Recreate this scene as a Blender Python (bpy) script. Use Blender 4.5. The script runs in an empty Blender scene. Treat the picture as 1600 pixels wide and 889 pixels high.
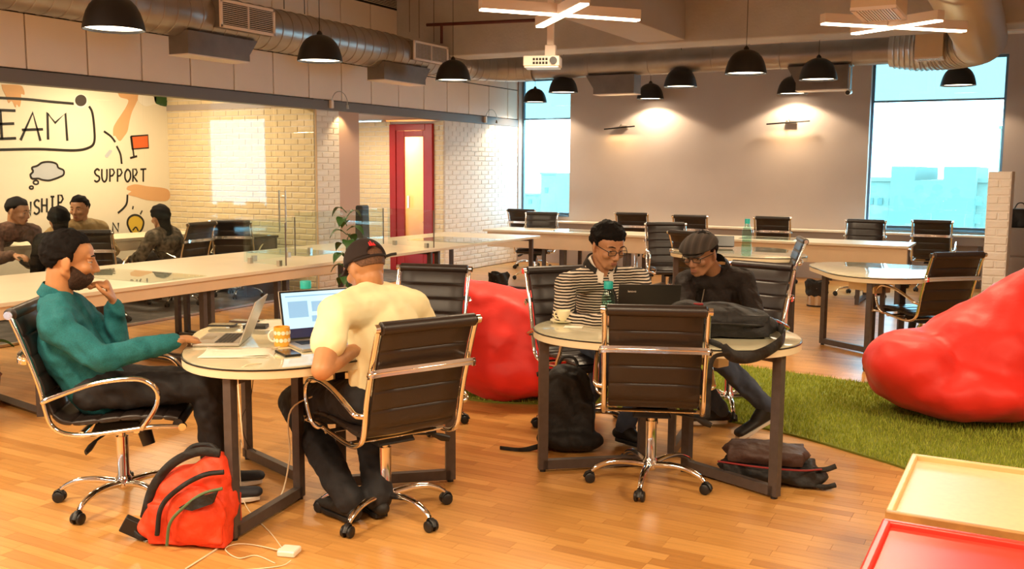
import bpy, math, random
import numpy as np
from mathutils import Vector, Matrix, Euler
random.seed(7); rng = np.random.default_rng(7)
SC = bpy.context.scene
COL = SC.collection
PI = math.pi

# ------------------------------------------------------------------ camera
CF, CP, CR, CH, CY = 1510.0, .1182, .0063, 1.6176, .4986   # focal (px), pitch, roll, height, yaw
_f = Vector((-math.sin(CY)*math.cos(CP), math.cos(CY)*math.cos(CP), -math.sin(CP)))
_r0 = Vector((math.cos(CY), math.sin(CY), 0)); _u0 = _r0.cross(_f)
_r = _r0*math.cos(CR)+_u0*math.sin(CR); _u = -_r0*math.sin(CR)+_u0*math.cos(CR)
cam = bpy.data.cameras.new('camera'); camo = bpy.data.objects.new('camera', cam); COL.objects.link(camo)
camo.matrix_world = Matrix(((_r.x,_u.x,-_f.x,0),(_r.y,_u.y,-_f.y,0),(_r.z,_u.z,-_f.z,CH),(0,0,0,1)))
cam.sensor_fit = 'HORIZONTAL'; cam.sensor_width = 36; cam.lens = CF/1600*36; cam.clip_start = .05; cam.clip_end = 500
SC.camera = camo
EYE = Vector((0,0,CH))
def ray(x, y): return _f + _r*((x-800)/CF) - _u*((y-444.5)/CF)
def Zp(x, y, z=0.0): d = ray(x,y); return EYE + d*((z-CH)/d.z)       # survey helpers: photo pixel -> room point on a plane
def Xp(x, y, X): d = ray(x,y); return EYE + d*(X/d.x)
def Yp(x, y, Y): d = ray(x,y); return EYE + d*(Y/d.y)
def Dp(x, y, D): return EYE + ray(x,y)*D

# ------------------------------------------------------------------ world, sun, exposure
W = bpy.data.worlds.new('world'); SC.world = W; W.use_nodes = True
bg = W.node_tree.nodes['Background']; bg.inputs[0].default_value = (.50,.78,1,1); bg.inputs[1].default_value = 10.0
SC.view_settings.view_transform = 'Standard'; SC.view_settings.look = 'None'; SC.view_settings.gamma = 1
SC.cycles.transparent_max_bounces = 24
SC.view_settings.use_curve_mapping = False; SC.view_settings.exposure = .58
WARM = (1.0,.77,.50); LAMP_W = 42.0; BAR_E = 9.0; DISC_E = 5.0

# ------------------------------------------------------------------ materials
def _new(name):
    m = bpy.data.materials.new(name); m.use_nodes = True
    return m, m.node_tree, m.node_tree.nodes['Principled BSDF']
def srgb(h):
    if isinstance(h, str):
        c = [int(h[i:i+2],16)/255 for i in (0,2,4)]
        return tuple((v/12.92 if v<=.04045 else ((v+.055)/1.055)**2.4) for v in c)
    return h
def mat(name, col, rough=.5, metal=0, noise=None, bump=None, spec=None, coat=0, sheen=0, emit=None, trans=0, alpha=None):
    """noise=(scale, amount) varies the colour, bump=(scale, strength, distance[, detail]) adds fine relief"""
    m, t, b = _new(name); c = srgb(col)
    b.inputs['Base Color'].default_value = (*c,1); b.inputs['Roughness'].default_value = rough; b.inputs['Metallic'].default_value = metal
    if spec is not None: b.inputs['Specular IOR Level'].default_value = spec
    if coat: b.inputs['Coat Weight'].default_value = coat; b.inputs['Coat Roughness'].default_value = .08
    if sheen: b.inputs['Sheen Weight'].default_value = sheen
    if trans: b.inputs['Transmission Weight'].default_value = trans
    if emit: b.inputs['Emission Color'].default_value = (*srgb(emit[0]),1); b.inputs['Emission Strength'].default_value = emit[1]
    tc = t.nodes.new('ShaderNodeTexCoord')
    if noise:
        n = t.nodes.new('ShaderNodeTexNoise'); n.inputs['Scale'].default_value = noise[0]; n.inputs['Detail'].default_value = 4
        t.links.new(tc.outputs['Object'], n.inputs['Vector'])
        r = t.nodes.new('ShaderNodeValToRGB'); r.color_ramp.elements[0].position = .3; r.color_ramp.elements[1].position = .7
        a = noise[1]; r.color_ramp.elements[0].color = (*[max(0,v*(1-a)) for v in c],1); r.color_ramp.elements[1].color = (*[min(1,v*(1+a)) for v in c],1)
        t.links.new(n.outputs['Fac'], r.inputs['Fac']); t.links.new(r.outputs['Color'], b.inputs['Base Color'])
    if bump:
        n = t.nodes.new('ShaderNodeTexNoise'); n.inputs['Scale'].default_value = bump[0]; n.inputs['Detail'].default_value = bump[3] if len(bump)>3 else 3
        t.links.new(tc.outputs['Object'], n.inputs['Vector'])
        bp = t.nodes.new('ShaderNodeBump'); bp.inputs['Strength'].default_value = bump[1]; bp.inputs['Distance'].default_value = bump[2]
        t.links.new(n.outputs['Fac'], bp.inputs['Height']); t.links.new(bp.outputs['Normal'], b.inputs['Normal'])
    return m
def glassy(name, tint, refl=.9, rough=.0, base=.04):
    """thin architectural glass: tinted see-through with a clear reflection"""
    m = bpy.data.materials.new(name); m.use_nodes = True; t = m.node_tree; t.nodes.clear()
    o = t.nodes.new('ShaderNodeOutputMaterial'); mx = t.nodes.new('ShaderNodeMixShader'); tr = t.nodes.new('ShaderNodeBsdfTransparent'); gl = t.nodes.new('ShaderNodeBsdfGlossy')
    tr.inputs[0].default_value = (*srgb(tint),1); gl.inputs['Roughness'].default_value = rough; gl.inputs[0].default_value = (refl,refl,refl,1)
    lw = t.nodes.new('ShaderNodeLayerWeight'); lw.inputs[0].default_value = .5      # Schlick reflection, the same from both sides
    pw = t.nodes.new('ShaderNodeMath'); pw.operation = 'POWER'; pw.inputs[1].default_value = 5; t.links.new(lw.outputs['Facing'], pw.inputs[0])
    fr = t.nodes.new('ShaderNodeMath'); fr.operation = 'MULTIPLY_ADD'; fr.inputs[1].default_value = 1-base; fr.inputs[2].default_value = base; t.links.new(pw.outputs[0], fr.inputs[0])
    t.links.new(fr.outputs[0], mx.inputs[0]); t.links.new(tr.outputs[0], mx.inputs[1]); t.links.new(gl.outputs[0], mx.inputs[2]); t.links.new(mx.outputs[0], o.inputs[0])
    return m
def emis(name, col, s):
    m = bpy.data.materials.new(name); m.use_nodes = True; t = m.node_tree; t.nodes.clear()
    o = t.nodes.new('ShaderNodeOutputMaterial'); e = t.nodes.new('ShaderNodeEmission'); e.inputs[0].default_value = (*srgb(col),1); e.inputs[1].default_value = s
    t.links.new(e.outputs[0], o.inputs[0]); return m

M = {}
M['chrome'] = mat('chrome', (.86,.84,.81), .09, 1)
M['steel'] = mat('brushed_steel', (.62,.58,.53), .28, 1, bump=(90,.1,.002))
M['galv'] = mat('galvanised_duct', (.36,.31,.28), .36, .65, noise=(3,.15))
M['galv_dull'] = mat('duct_dull', (.20,.165,.145), .55, .35, noise=(5,.15))
M['silver'] = mat('silver_duct', (.58,.56,.55), .32, .6)
M['leather'] = mat('black_leather', (.018,.011,.009), .38, bump=(220,.25,.002), spec=.6)
M['plastic'] = mat('black_plastic', (.012,.011,.011), .42)
M['leg'] = mat('grey_metal_leg', (.095,.075,.068), .42, .25, noise=(30,.1))
M['desk'] = mat('cream_laminate', (.76,.65,.47), .34, noise=(2.5,.04))
M['desk_edge'] = mat('laminate_edge', (.78,.67,.45), .45)
M['apron'] = mat('tan_panel', (.72,.53,.33), .5, noise=(3,.06))
M['backglass'] = mat('back_painted_glass', (.70,.66,.46), .04, noise=(3,.04), coat=.6)
M['blackrim'] = mat('black_gasket', (.006,.006,.006), .3)
M['red_fab'] = mat('red_bean_cloth', (.88,.022,.012), .55, noise=(2,.08), bump=(7,.35,.02,4), sheen=.1)
M['lamp_black'] = mat('lamp_black', (.012,.010,.010), .45)
M['lamp_in'] = mat('lamp_white_inside', (.9,.85,.75), .5)
M['lamp_disc'] = emis('lamp_diffuser', (1,.80,.55), DISC_E)
M['bar_light'] = emis('bar_diffuser', (1,.72,.50), BAR_E)
M['bar_body'] = mat('bar_body', (.78,.66,.56), .4)
M['plaster'] = mat('wall_plaster', (.47,.395,.36), .8, noise=(1.5,.04), bump=(60,.08,.002))
M['ceil'] = mat('concrete_ceiling', (.60,.56,.53), .85, noise=(1.2,.12), bump=(25,.3,.01))
M['beam'] = mat('concrete_beam', (.50,.45,.42), .85, noise=(1.5,.15), bump=(30,.4,.01))
M['panel'] = mat('wall_panel', (.86,.72,.62), .6, noise=(1,.03))
M['gap'] = mat('dark_gap', (.02,.017,.015), .8)
M['header'] = mat('grey_header', (.16,.135,.12), .55)
M['brick'] = mat('painted_brick', (.80,.74,.68), .72, noise=(9,.06), bump=(38,.5,.006,5))
M['mortar'] = mat('painted_mortar', (.78,.72,.66), .85, bump=(40,.5,.006))
M['yellowbrick'] = mat('cream_brick', (.80,.66,.42), .72, noise=(9,.06), bump=(38,.5,.006,5))
M['pinkwall'] = mat('mauve_plaster', (.55,.37,.30), .8)
M['reddoor'] = mat('red_door_paint', (.42,.012,.012), .35, noise=(4,.08))
M['frost'] = mat('lit_room_wall', (.90,.62,.34), .6)
M['carpet'] = mat('grey_carpet', (.10,.09,.085), .95, noise=(6,.4), bump=(150,.5,.004))
M['mural'] = mat('mural_white', (.88,.80,.64), .6, noise=(1,.03))
M['ink'] = mat('mural_ink', (.012,.011,.010), .6)
M['glass'] = glassy('partition_glass', (.96,.98,.97), refl=.45)
M['deskglass'] = glassy('desk_glass', (.92,.97,.955))
M['winglass'] = glassy('window_glass', (.80,.98,1.0))
M['winfilm'] = mat('window_film', (.45,.93,.95), .35, emit=None)
M['winframe'] = mat('window_frame', (.10,.20,.32), .4)
M['skin1'] = mat('skin_light_brown', (.50,.235,.10), .48, noise=(14,.10), bump=(160,.12,.002))
M['skin2'] = mat('skin_brown', (.45,.215,.105), .48, noise=(14,.10), bump=(160,.12,.002))
M['skin3'] = mat('skin_dark_brown', (.33,.15,.075), .48, noise=(14,.10), bump=(160,.12,.002))
M['hair'] = mat('black_hair', (.006,.0045,.004), .8, bump=(140,.5,.004,6), spec=.15)
M['hair_grey'] = mat('dark_grey_hair', (.04,.035,.03), .5, bump=(120,.8,.01,6))
M['beard'] = mat('beard_stubble', (.040,.018,.009), .9, noise=(180,.5), bump=(200,.8,.004,5))
M['fade'] = mat('faded_hair', (.13,.060,.030), .7, noise=(150,.4))
M['eye'] = mat('eye_white', (.42,.37,.33), .2)
M['iris'] = mat('eye_dark', (.015,.009,.006), .15)
M['lip'] = mat('lips', (.30,.10,.06), .5)
M['teal'] = mat('teal_shirt', (.008,.135,.155), .85, noise=(200,.25), bump=(300,.3,.002))
M['tee'] = mat('cream_tshirt', (.94,.85,.52), .85, bump=(4,.3,.03,3))
M['jeans_black'] = mat('black_jeans', (.014,.013,.015), .8, noise=(5,.35), bump=(200,.3,.003))
M['jeans_blue'] = mat('dark_blue_jeans', (.055,.075,.125), .85, noise=(5,.35), bump=(200,.3,.003))
M['jacket'] = mat('dark_quilted_jacket', (.018,.012,.010), .75, bump=(60,.5,.008,2), spec=.25)
M['shoe'] = mat('navy_shoe', (.02,.022,.03), .7)
M['shoe_black'] = mat('black_shoe', (.012,.011,.011), .6)
M['sole'] = mat('white_sole', (.75,.68,.58), .6)
M['white_cloth'] = mat('white_collar', (.85,.78,.68), .8)
M['cap_black'] = mat('black_cap_cloth', (.022,.012,.010), .9, bump=(300,.3,.002))
M['capmark'] = mat('red_mark', (.7,.02,.03), .6)
M['orange'] = mat('orange_pack_cloth', (.80,.055,.012), .62, noise=(8,.12), bump=(14,.6,.02,4))
M['black_cloth'] = mat('black_nylon', (.012,.011,.011), .7, bump=(16,.7,.02,4))
M['brown_bag'] = mat('dark_brown_leather', (.055,.025,.018), .6, bump=(14,.6,.02,4))
M['green_trim'] = mat('green_zip', (.10,.16,.07), .6)
M['red_trim'] = mat('dark_red_zip', (.25,.015,.015), .6)
M['alu'] = mat('laptop_aluminium', (.62,.57,.50), .3, .7)
M['screen_dark'] = mat('dark_screen', (.05,.035,.03), .12)
M['lid_black'] = mat('laptop_lid_black', (.018,.016,.014), .4)
M['paper'] = mat('white_paper', (.86,.80,.66), .8)
M['white'] = mat('white_gloss', (.88,.82,.70), .3)
M['yellow_white'] = mat('cream_ceramic', (.88,.82,.55), .2)
M['mug'] = mat('orange_mug', (.85,.42,.05), .3)
M['aqua'] = mat('aqua_bottle_cap', (.02,.50,.46), .4)
M['bottle'] = glassy('aqua_bottle', (.70,.93,.89))
M['wood'] = mat('pale_tray_wood', (.80,.56,.26), .4, noise=(5,.08))
M['wood_top'] = mat('cream_tray_top', (.70,.58,.34), .35, noise=(40,.04))
M['woodedge'] = mat('oak_edge', (.50,.26,.08), .4, noise=(12,.2))
M['redtop'] = mat('red_lacquer', (.80,.055,.035), .3)
M['cable'] = mat('cream_cable', (.80,.66,.45), .5)
M['cable_black'] = mat('black_cable', (.02,.015,.012), .5)
M['leaf'] = mat('leaf_green', (.03,.10,.02), .45)
M['terracotta'] = mat('brown_pot', (.16,.05,.03), .6)
M['drawer'] = mat('grey_cabinet', (.30,.24,.21), .5)
M['darkred'] = mat('sprinkler_pipe', (.10,.018,.014), .5)
M['bldg'] = mat('teal_concrete', (.075,.123,.092), .9, noise=(.3,.08))
M['bldg2'] = mat('pale_concrete', (.13,.17,.13), .9, noise=(.3,.08))
M['bwin'] = mat('building_window', (.04,.09,.07), .4)
M['ground'] = mat('city_ground', (.06,.09,.07), .9)
M['grass_base'] = mat('grass_backing', (.20,.24,.025), .9)

def ramp_tex(m, scale, cols, coord='Object', kind='WAVE', rot=(0,0,0), direction='Z', dist=0., detail=2., bumpd=0):
    t = m.node_tree; b = t.nodes['Principled BSDF']; tc = t.nodes.new('ShaderNodeTexCoord'); mp = t.nodes.new('ShaderNodeMapping'); mp.inputs['Rotation'].default_value = rot
    w = t.nodes.new('ShaderNodeTexWave'); w.wave_type='BANDS'; w.bands_direction = direction; w.inputs['Scale'].default_value = scale; w.inputs['Distortion'].default_value = dist; w.inputs['Detail'].default_value = detail; w.inputs['Detail Scale'].default_value = 1.0
    r = t.nodes.new('ShaderNodeValToRGB'); r.color_ramp.interpolation = 'CONSTANT' if len(cols)==2 and cols[0][0]==0 and cols[1][0]==.5 else 'LINEAR'
    while len(r.color_ramp.elements) < len(cols): r.color_ramp.elements.new(.5)
    for e,(p,c) in zip(r.color_ramp.elements, cols): e.position = p; e.color = (*srgb(c),1)
    t.links.new(tc.outputs[coord], mp.inputs[0]); t.links.new(mp.outputs[0], w.inputs[0]); t.links.new(w.outputs['Fac'], r.inputs[0]); t.links.new(r.outputs[0], b.inputs['Base Color'])
    return m
M['stripes'] = ramp_tex(mat('striped_knit', (.5,.5,.5), .9, bump=(10,.6,.02,4)), 20, [(0,(.016,.012,.010)),(.52,(.016,.012,.010)),(.60,(.70,.60,.48)),(1,(.70,.60,.48))], direction='Z', dist=1.3, detail=1)
M['plaid'] = ramp_tex(mat('plaid_tweed', (.05,.04,.035), .95, bump=(200,.4,.003)), 7, [(0,(.040,.032,.026)),(.6,(.055,.045,.037)),(.85,(.065,.042,.034)),(1,(.075,.062,.052))], direction='X', dist=.3)
M['beige_knit'] = mat('beige_sweater', (.34,.23,.10), .9, bump=(12,.5,.02))
M['brown_shirt'] = mat('brown_check_shirt', (.12,.06,.04), .9, noise=(30,.5), bump=(12,.5,.02))
M['black_knit'] = mat('black_top', (.02,.017,.015), .9, bump=(12,.5,.02))
M['patterned'] = mat('patterned_shawl', (.10,.075,.05), .9, noise=(22,.95), bump=(12,.5,.02))
PL = []
for i,c in enumerate([(.60,.295,.082),(.545,.26,.070),(.665,.34,.100),(.49,.225,.058),(.63,.315,.088),(.575,.28,.076)]):
    m = mat('floor_wood_%d'%i, c, .30, noise=(1,.01), bump=(3,.03,.01))
    t = m.node_tree; b = t.nodes['Principled BSDF']
    tc = t.nodes.new('ShaderNodeTexCoord'); mp = t.nodes.new('ShaderNodeMapping'); mp.inputs['Scale'].default_value = (1.6,26,1)
    n = t.nodes.new('ShaderNodeTexNoise'); n.inputs['Scale'].default_value = 2.2; n.inputs['Detail'].default_value = 5
    r = t.nodes.new('ShaderNodeValToRGB'); r.color_ramp.elements[0].position=.3; r.color_ramp.elements[1].position=.75
    r.color_ramp.elements[0].color = (*[v*.86 for v in c],1); r.color_ramp.elements[1].color = (*[min(1,v*1.1) for v in c],1)
    t.links.new(tc.outputs['Object'], mp.inputs[0]); t.links.new(mp.outputs[0], n.inputs['Vector']); t.links.new(n.outputs['Fac'], r.inputs[0]); t.links.new(r.outputs[0], b.inputs['Base Color'])
    PL.append(m)
GR = [mat('grass_blade_%d'%i, c, .7) for i,c in enumerate([(.38,.44,.045),(.50,.54,.07),(.27,.33,.025)])]

def folds(m, scale=3.0, dist=7.0, strength=.6, depth=.03):
    """cloth folds: warped bands driving a bump"""
    t=m.node_tree; b=t.nodes['Principled BSDF']; tc=t.nodes.new('ShaderNodeTexCoord'); w=t.nodes.new('ShaderNodeTexWave'); w.inputs['Scale'].default_value=scale; w.inputs['Distortion'].default_value=dist; w.inputs['Detail'].default_value=2.5; w.inputs['Detail Scale'].default_value=1.2; w.bands_direction='DIAGONAL'
    bp=t.nodes.new('ShaderNodeBump'); bp.inputs['Strength'].default_value=strength; bp.inputs['Distance'].default_value=depth
    t.links.new(tc.outputs['Object'],w.inputs[0]); t.links.new(w.outputs['Fac'],bp.inputs['Height'])
    if b.inputs['Normal'].is_linked: t.links.new(b.inputs['Normal'].links[0].from_socket, bp.inputs['Normal'])
    t.links.new(bp.outputs['Normal'],b.inputs['Normal'])
folds(M['tee'],2.2,5,.22,.03); folds(M['red_fab'],1.1,9,.45,.05)
for k in ('teal','jeans_black','jeans_blue','orange','black_cloth','beige_knit','brown_shirt'): folds(M[k])
folds(M['jacket'],5,4,.35,.02); folds(M['stripes'],2.5,6,.3,.03)

# ------------------------------------------------------------------ mesh builder
def _basis(axis, side=None):
    a = Vector(axis).normalized()
    s = Vector(side) if side is not None else (Vector((0,0,1)) if abs(a.z) < .9 else Vector((1,0,0)))
    s = (s - a*s.dot(a))
    if s.length < 1e-6: s = Vector((0,1,0)) - a*a.y
    s.normalize(); return a, s, a.cross(s)
class MB:
    def __init__(s): s.v=[]; s.f=[]; s.m=[]; s.mi=0
    def add(s, vs, fs):
        k = len(s.v); s.v += [tuple(p) for p in vs]; s.f += [tuple(k+i for i in q) for q in fs]; s.m += [s.mi]*len(fs); return s
    def box(s, c, d, R=None, taper=1.0):
        c = Vector(c); hx,hy,hz = d[0]/2,d[1]/2,d[2]/2; vs=[]
        for z in (-1,1):
            k = taper if z>0 else 1
            for x,y in ((-1,-1),(1,-1),(1,1),(-1,1)):
                p = Vector((x*hx*k,y*hy*k,z*hz)); vs.append(c + (R @ p if R else p))
        return s.add(vs, [(3,2,1,0),(4,5,6,7),(0,1,5,4),(1,2,6,5),(2,3,7,6),(3,0,4,7)])
    def mm(s, a, b):
        return s.box([(p+q)/2 for p,q in zip(a,b)], [abs(q-p) for p,q in zip(a,b)])
    def loft(s, rings, cap=True, close=False):
        n = len(rings[0]); vs = [p for r in rings for p in r]; fs=[]
        L = len(rings)
        for i in range(L if close else L-1):
            for j in range(n):
                a=i*n+j; b=i*n+(j+1)%n; c2=((i+1)%L)*n+(j+1)%n; d=((i+1)%L)*n+j
                fs.append((a,b,c2,d))
        if cap and not close: fs.append(tuple(range(n-1,-1,-1))); fs.append(tuple((L-1)*n+j for j in range(n)))
        return s.add(vs, fs)
    def tube(s, path, r, n=10, side=None, close=False, rb=None):
        P = [Vector(p) for p in path]; L=len(P); rr = r if isinstance(r,(list,tuple)) else [r]*L
        rbb = rb if isinstance(rb,(list,tuple)) else ([rb]*L if rb else rr)
        rings=[]; prev = Vector(side) if side is not None else None
        for i,p in enumerate(P):
            if close: a = P[(i+1)%L]-P[(i-1)%L]
            else: a = P[min(i+1,L-1)]-P[max(i-1,0)]
            a,u,v = _basis(a, prev); prev = u
            rings.append([p+u*(rr[i]*math.cos(2*PI*j/n))+v*(rbb[i]*math.sin(2*PI*j/n)) for j in range(n)])
        return s.loft(rings, close=close)
    def cyl(s, p0, p1, r0, r1=None, n=16): return s.tube([p0,p1],[r0,r0 if r1 is None else r1],n)
    def lathe(s, prof, c=(0,0,0), n=28, axis=(0,0,1), close=False, side=None):
        c = Vector(c); a,u,v = _basis(axis, side)
        rings = [[c+a*z+(u*math.cos(2*PI*j/n)+v*math.sin(2*PI*j/n))*max(r,1e-5) for j in range(n)] for r,z in prof]
        return s.loft(rings, cap=not close, close=close)
    def ell(s, c, r, R=None, n=16, m=10):
        c=Vector(c); rings=[]
        for i in range(m+1):
            t = PI*i/m; rings.append([c+(R @ Vector((r[0]*math.sin(t)*math.cos(2*PI*j/n), r[1]*math.sin(t)*math.sin(2*PI*j/n), -r[2]*math.cos(t))) if R else Vector((r[0]*math.sin(t)*math.cos(2*PI*j/n), r[1]*math.sin(t)*math.sin(2*PI*j/n), -r[2]*math.cos(t)))) for j in range(n)])
        rings[0] = [p+(rings[1][k]-p)*1e-3 for k,p in enumerate(rings[0])]; rings[-1] = [p+(rings[-2][k]-p)*1e-3 for k,p in enumerate(rings[-1])]
        return s.loft(rings)
    def limb(s, p0, p1, r0, r1, side=None, n=14):
        """tapered limb with round ends; r = radius or (along side, across)"""
        p0=Vector(p0); p1=Vector(p1); a,u,v=_basis(p1-p0, side); L=(p1-p0).length
        A0,B0 = r0 if isinstance(r0,(tuple,list)) else (r0,r0); A1,B1 = r1 if isinstance(r1,(tuple,list)) else (r1,r1)
        h0=(A0+B0)/2; h1=(A1+B1)/2; rings=[]
        for k in range(5):
            t=PI/2*k/5+.02; rings.append((-h0*math.cos(t), math.sin(t)*A0, math.sin(t)*B0))
        for k in range(7):
            q=k/6; rings.append((L*q, A0+(A1-A0)*q, B0+(B1-B0)*q))
        for k in range(4,-1,-1):
            t=PI/2*k/5+.02; rings.append((L+h1*math.cos(t), math.sin(t)*A1, math.sin(t)*B1))
        return s.loft([[p0+a*z+u*(x*math.cos(2*PI*j/n))+v*(y*math.sin(2*PI*j/n)) for j in range(n)] for z,x,y in rings])
    def build(s, name, mats, parent=None, smooth=None, bevel=None, sub=0, kind=None, loc=None, label=None, rotz=None):
        me = bpy.data.meshes.new(name); me.from_pydata(s.v, [], s.f)
        for m in (mats if isinstance(mats,(list,tuple)) else [mats]): me.materials.append(M[m] if isinstance(m,str) else m)
        if s.m and max(s.m) > 0: me.polygons.foreach_set('material_index', s.m)
        if smooth is not None:
            me.polygons.foreach_set('use_smooth', [True]*len(me.polygons))
            if smooth < 180: me.set_sharp_from_angle(angle=math.radians(smooth))
        me.update()
        o = bpy.data.objects.new(name, me); COL.objects.link(o)
        if parent: o.parent = parent
        if loc is not None: o.location = loc
        if rotz is not None: o.rotation_euler = (0,0,rotz)
        if bevel:
            b = o.modifiers.new('bevel','BEVEL'); b.width = bevel; b.segments = 2; b.limit_method='ANGLE'; b.angle_limit=math.radians(40)
            if smooth is None:
                me.polygons.foreach_set('use_smooth', [True]*len(me.polygons)); me.set_sharp_from_angle(angle=math.radians(35)); b.harden_normals = True
        if sub: q=o.modifiers.new('sub','SUBSURF'); q.levels=sub; q.render_levels=sub
        if kind: o['kind']=kind
        if label: o['label']=label
        return o
def remesh(o, vox, smooth=4, disp=None):
    r=o.modifiers.new('remesh','REMESH'); r.mode='VOXEL'; r.voxel_size=vox; r.use_smooth_shade=True
    if smooth: q=o.modifiers.new('smooth','SMOOTH'); q.factor=.5; q.iterations=smooth
    if disp:
        tx=bpy.data.textures.new('wrinkle','CLOUDS'); tx.noise_scale=disp[1]; tx.noise_depth=2
        d=o.modifiers.new('wrinkle','DISPLACE'); d.texture=tx; d.strength=disp[0]; d.mid_level=.5; d.texture_coords='LOCAL'
    return o
def tag(o, label, cat, group=None, kind=None):
    if label: o['label']=label
    if cat: o['category']=cat
    if group: o['group']=group
    if kind: o['kind']=kind
    return o
def thing(name, label, cat, loc=(0,0,0), rotz=0, group=None):
    o=bpy.data.objects.new(name,None); COL.objects.link(o); o.empty_display_size=.1
    o.location=loc; o.rotation_euler=(0,0,rotz); return tag(o,label,cat,group)
def dup(root, loc, rotz, label, group=None):
    def cp(o, par):
        c=o.copy(); COL.objects.link(c)
        if par is not None: c.parent=par
        for ch in o.children: cp(ch, c)
        return c
    r=cp(root,None); r.location=loc; r.rotation_euler=(0,0,rotz); r['label']=label
    if group: r['group']=group
    return r
def S(o, kind='structure'): o['kind']=kind; return o
def bez(pts, n=8):
    """Catmull-Rom through points"""
    P=[Vector(p) for p in pts]; P=[P[0]*2-P[1]]+P+[P[-1]*2-P[-2]]; out=[]
    for i in range(1,len(P)-2):
        for k in range(n):
            t=k/n; a,b,c,d=P[i-1],P[i],P[i+1],P[i+2]
            out.append(.5*((2*b)+(c-a)*t+(2*a-5*b+4*c-d)*t*t+(3*b-a-3*c+d)*t**3))
    out.append(P[-2]); return out
# ================================================================== SETTING
XW, YB, CZ = -8.15, 15.13, 4.15          # partition plane, back wall, ceiling
# floor: laminate strips
def vis(p):
    v = Vector(p)-EYE; z = v.dot(_f)
    return z > .3 and abs(v.dot(_r)/z*CF) < 815 and -460 < -v.dot(_u)/z*CF < 460, z
fl = MB().mm((-8.3,-4,-.1),(4.2,15.4,-.008)).build('floor', PL[0]); S(fl)
SW, SL = .066, .42
strips=[]
y=1.6; row=0
while y < 15.1:
    x = -8.1 + (row*137 % 100)/100*SL - SL
    while x < 1.4:
        L = SL*(.75+.5*rng.random()); x0=max(x,-8.1); x1=min(x+L,1.5)
        if x1-x0 > .05:
            c=((x0+x1)/2, y+SW/2, 0); ok,dz = vis(c)
            if not ok: ok = vis((x0,y,0))[0] or vis((x1,y,0))[0]
            if ok: strips.append((dz, x0, x1, y, int(rng.integers(6))))
        x += L
    y += SW; row += 1
strips.sort()
for dz,x0,x1,y0,k in strips[:296]:
    o = MB().box((0,0,-.005),(x1-x0-.0012,SW-.0012,.01)).build('plank', PL[k], fl, loc=((x0+x1)/2,y0+SW/2,0))
b = MB()
for dz,x0,x1,y0,k in strips[296:]:
    b.mi=k; b.box(((x0+x1)/2,y0+SW/2,-.005),(x1-x0-.0012,SW-.0012,.01))
o = b.build('far_planks', PL, fl); o['kind']='stuff'

# meeting room carpet floor
S(MB().mm((-11.2,-1,-.1),(XW-.0,YB,.0)).build('floor_meeting', 'carpet'))

def brickwall(name, org, u, n, L, H, m='brick', mm='mortar', cap=290, z0=0., bl=.225, bh=.0755, skip=None, thick=.2):
    """painted brick wall: mortar bed + one object per brick"""
    org=Vector(org); u=Vector(u).normalized(); n=Vector(n).normalized()
    if u.cross(-n).z < 0:
        org=org+u*L; u=-u
        if skip: sk0=skip; skip=lambda x,z: sk0(L-x,z)
    R=Matrix((u,-n,Vector((0,0,1)))).transposed()
    w = MB().box(org+u*L/2-n*thick/2+Vector((0,0,z0+H/2)), (L,thick,H), R).build(name, mm); S(w)
    me={}
    def mesh(l,v):
        key=(round(l,2),v)
        if key not in me:
            r=random.Random(hash(key)&255); b=MB()
            vs=[]; j=lambda a: (r.random()-.5)*a
            hx,hz=l/2-.005,bh/2-.005
            back=[(-hx,0,-hz),(hx,0,-hz),(hx,0,hz),(-hx,0,hz)]
            fr=[(-hx+.006+j(.008),-.009+j(.005),-hz+.006+j(.008)),(hx-.006+j(.008),-.009+j(.005),-hz+.006+j(.008)),(hx-.006+j(.008),-.009+j(.005),hz-.006+j(.008)),(-hx+.006+j(.008),-.009+j(.005),hz-.006+j(.008))]
            b.add(back+fr,[(4,5,6,7),(0,1,5,4),(1,2,6,5),(2,3,7,6),(3,0,4,7)])
            x=bpy.data.meshes.new('brick'); x.from_pydata(b.v,[],b.f); x.materials.append(M[m]); me[key]=x
        return me[key]
    rows=int(H/bh); cnt=0; rest=MB()
    for r in range(rows):
        x=-(r%2)*bl/2; zc=z0+(r+.5)*H/rows
        while x<L-.02:
            a=max(x,0); e=min(x+bl,L)
            if e-a>.03 and not (skip and skip((a+e)/2,zc)):
                p=org+u*((a+e)/2)+Vector((0,0,zc))
                if cnt<cap:
                    o=bpy.data.objects.new('brick', mesh(e-a, cnt%5)); COL.objects.link(o); o.parent=w; o.matrix_local=Matrix.Translation(p)@R.to_4x4(); cnt+=1
                else: rest.box(p+n*.003,(e-a-.012,.010,bh-.012),R)
            x+=bl
    if rest.v: o=rest.build('brickwork', m, w); o['kind']='stuff'
    return w
# left side: brick wall by the window
brickwall('wall_left', (XW,YB,0), (0,-1,0), (1,0,0), YB-12.75, 2.365)
# alcove end wall on both sides of the red door
brickwall('wall_alcove', (-9.15,12.742,0), (-1,0,0), (0,-1,0), 1.2, 2.365, m='yellowbrick')
brickwall('wall_alcove_right', (XW-.005,12.742,0), (-1,0,0), (0,-1,0), .18, 2.365, m='yellowbrick')
S(MB().mm((-9.148,12.76,2.322),(-8.337,12.94,2.364)).build('wall_alcove_lintel','mortar'))
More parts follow.
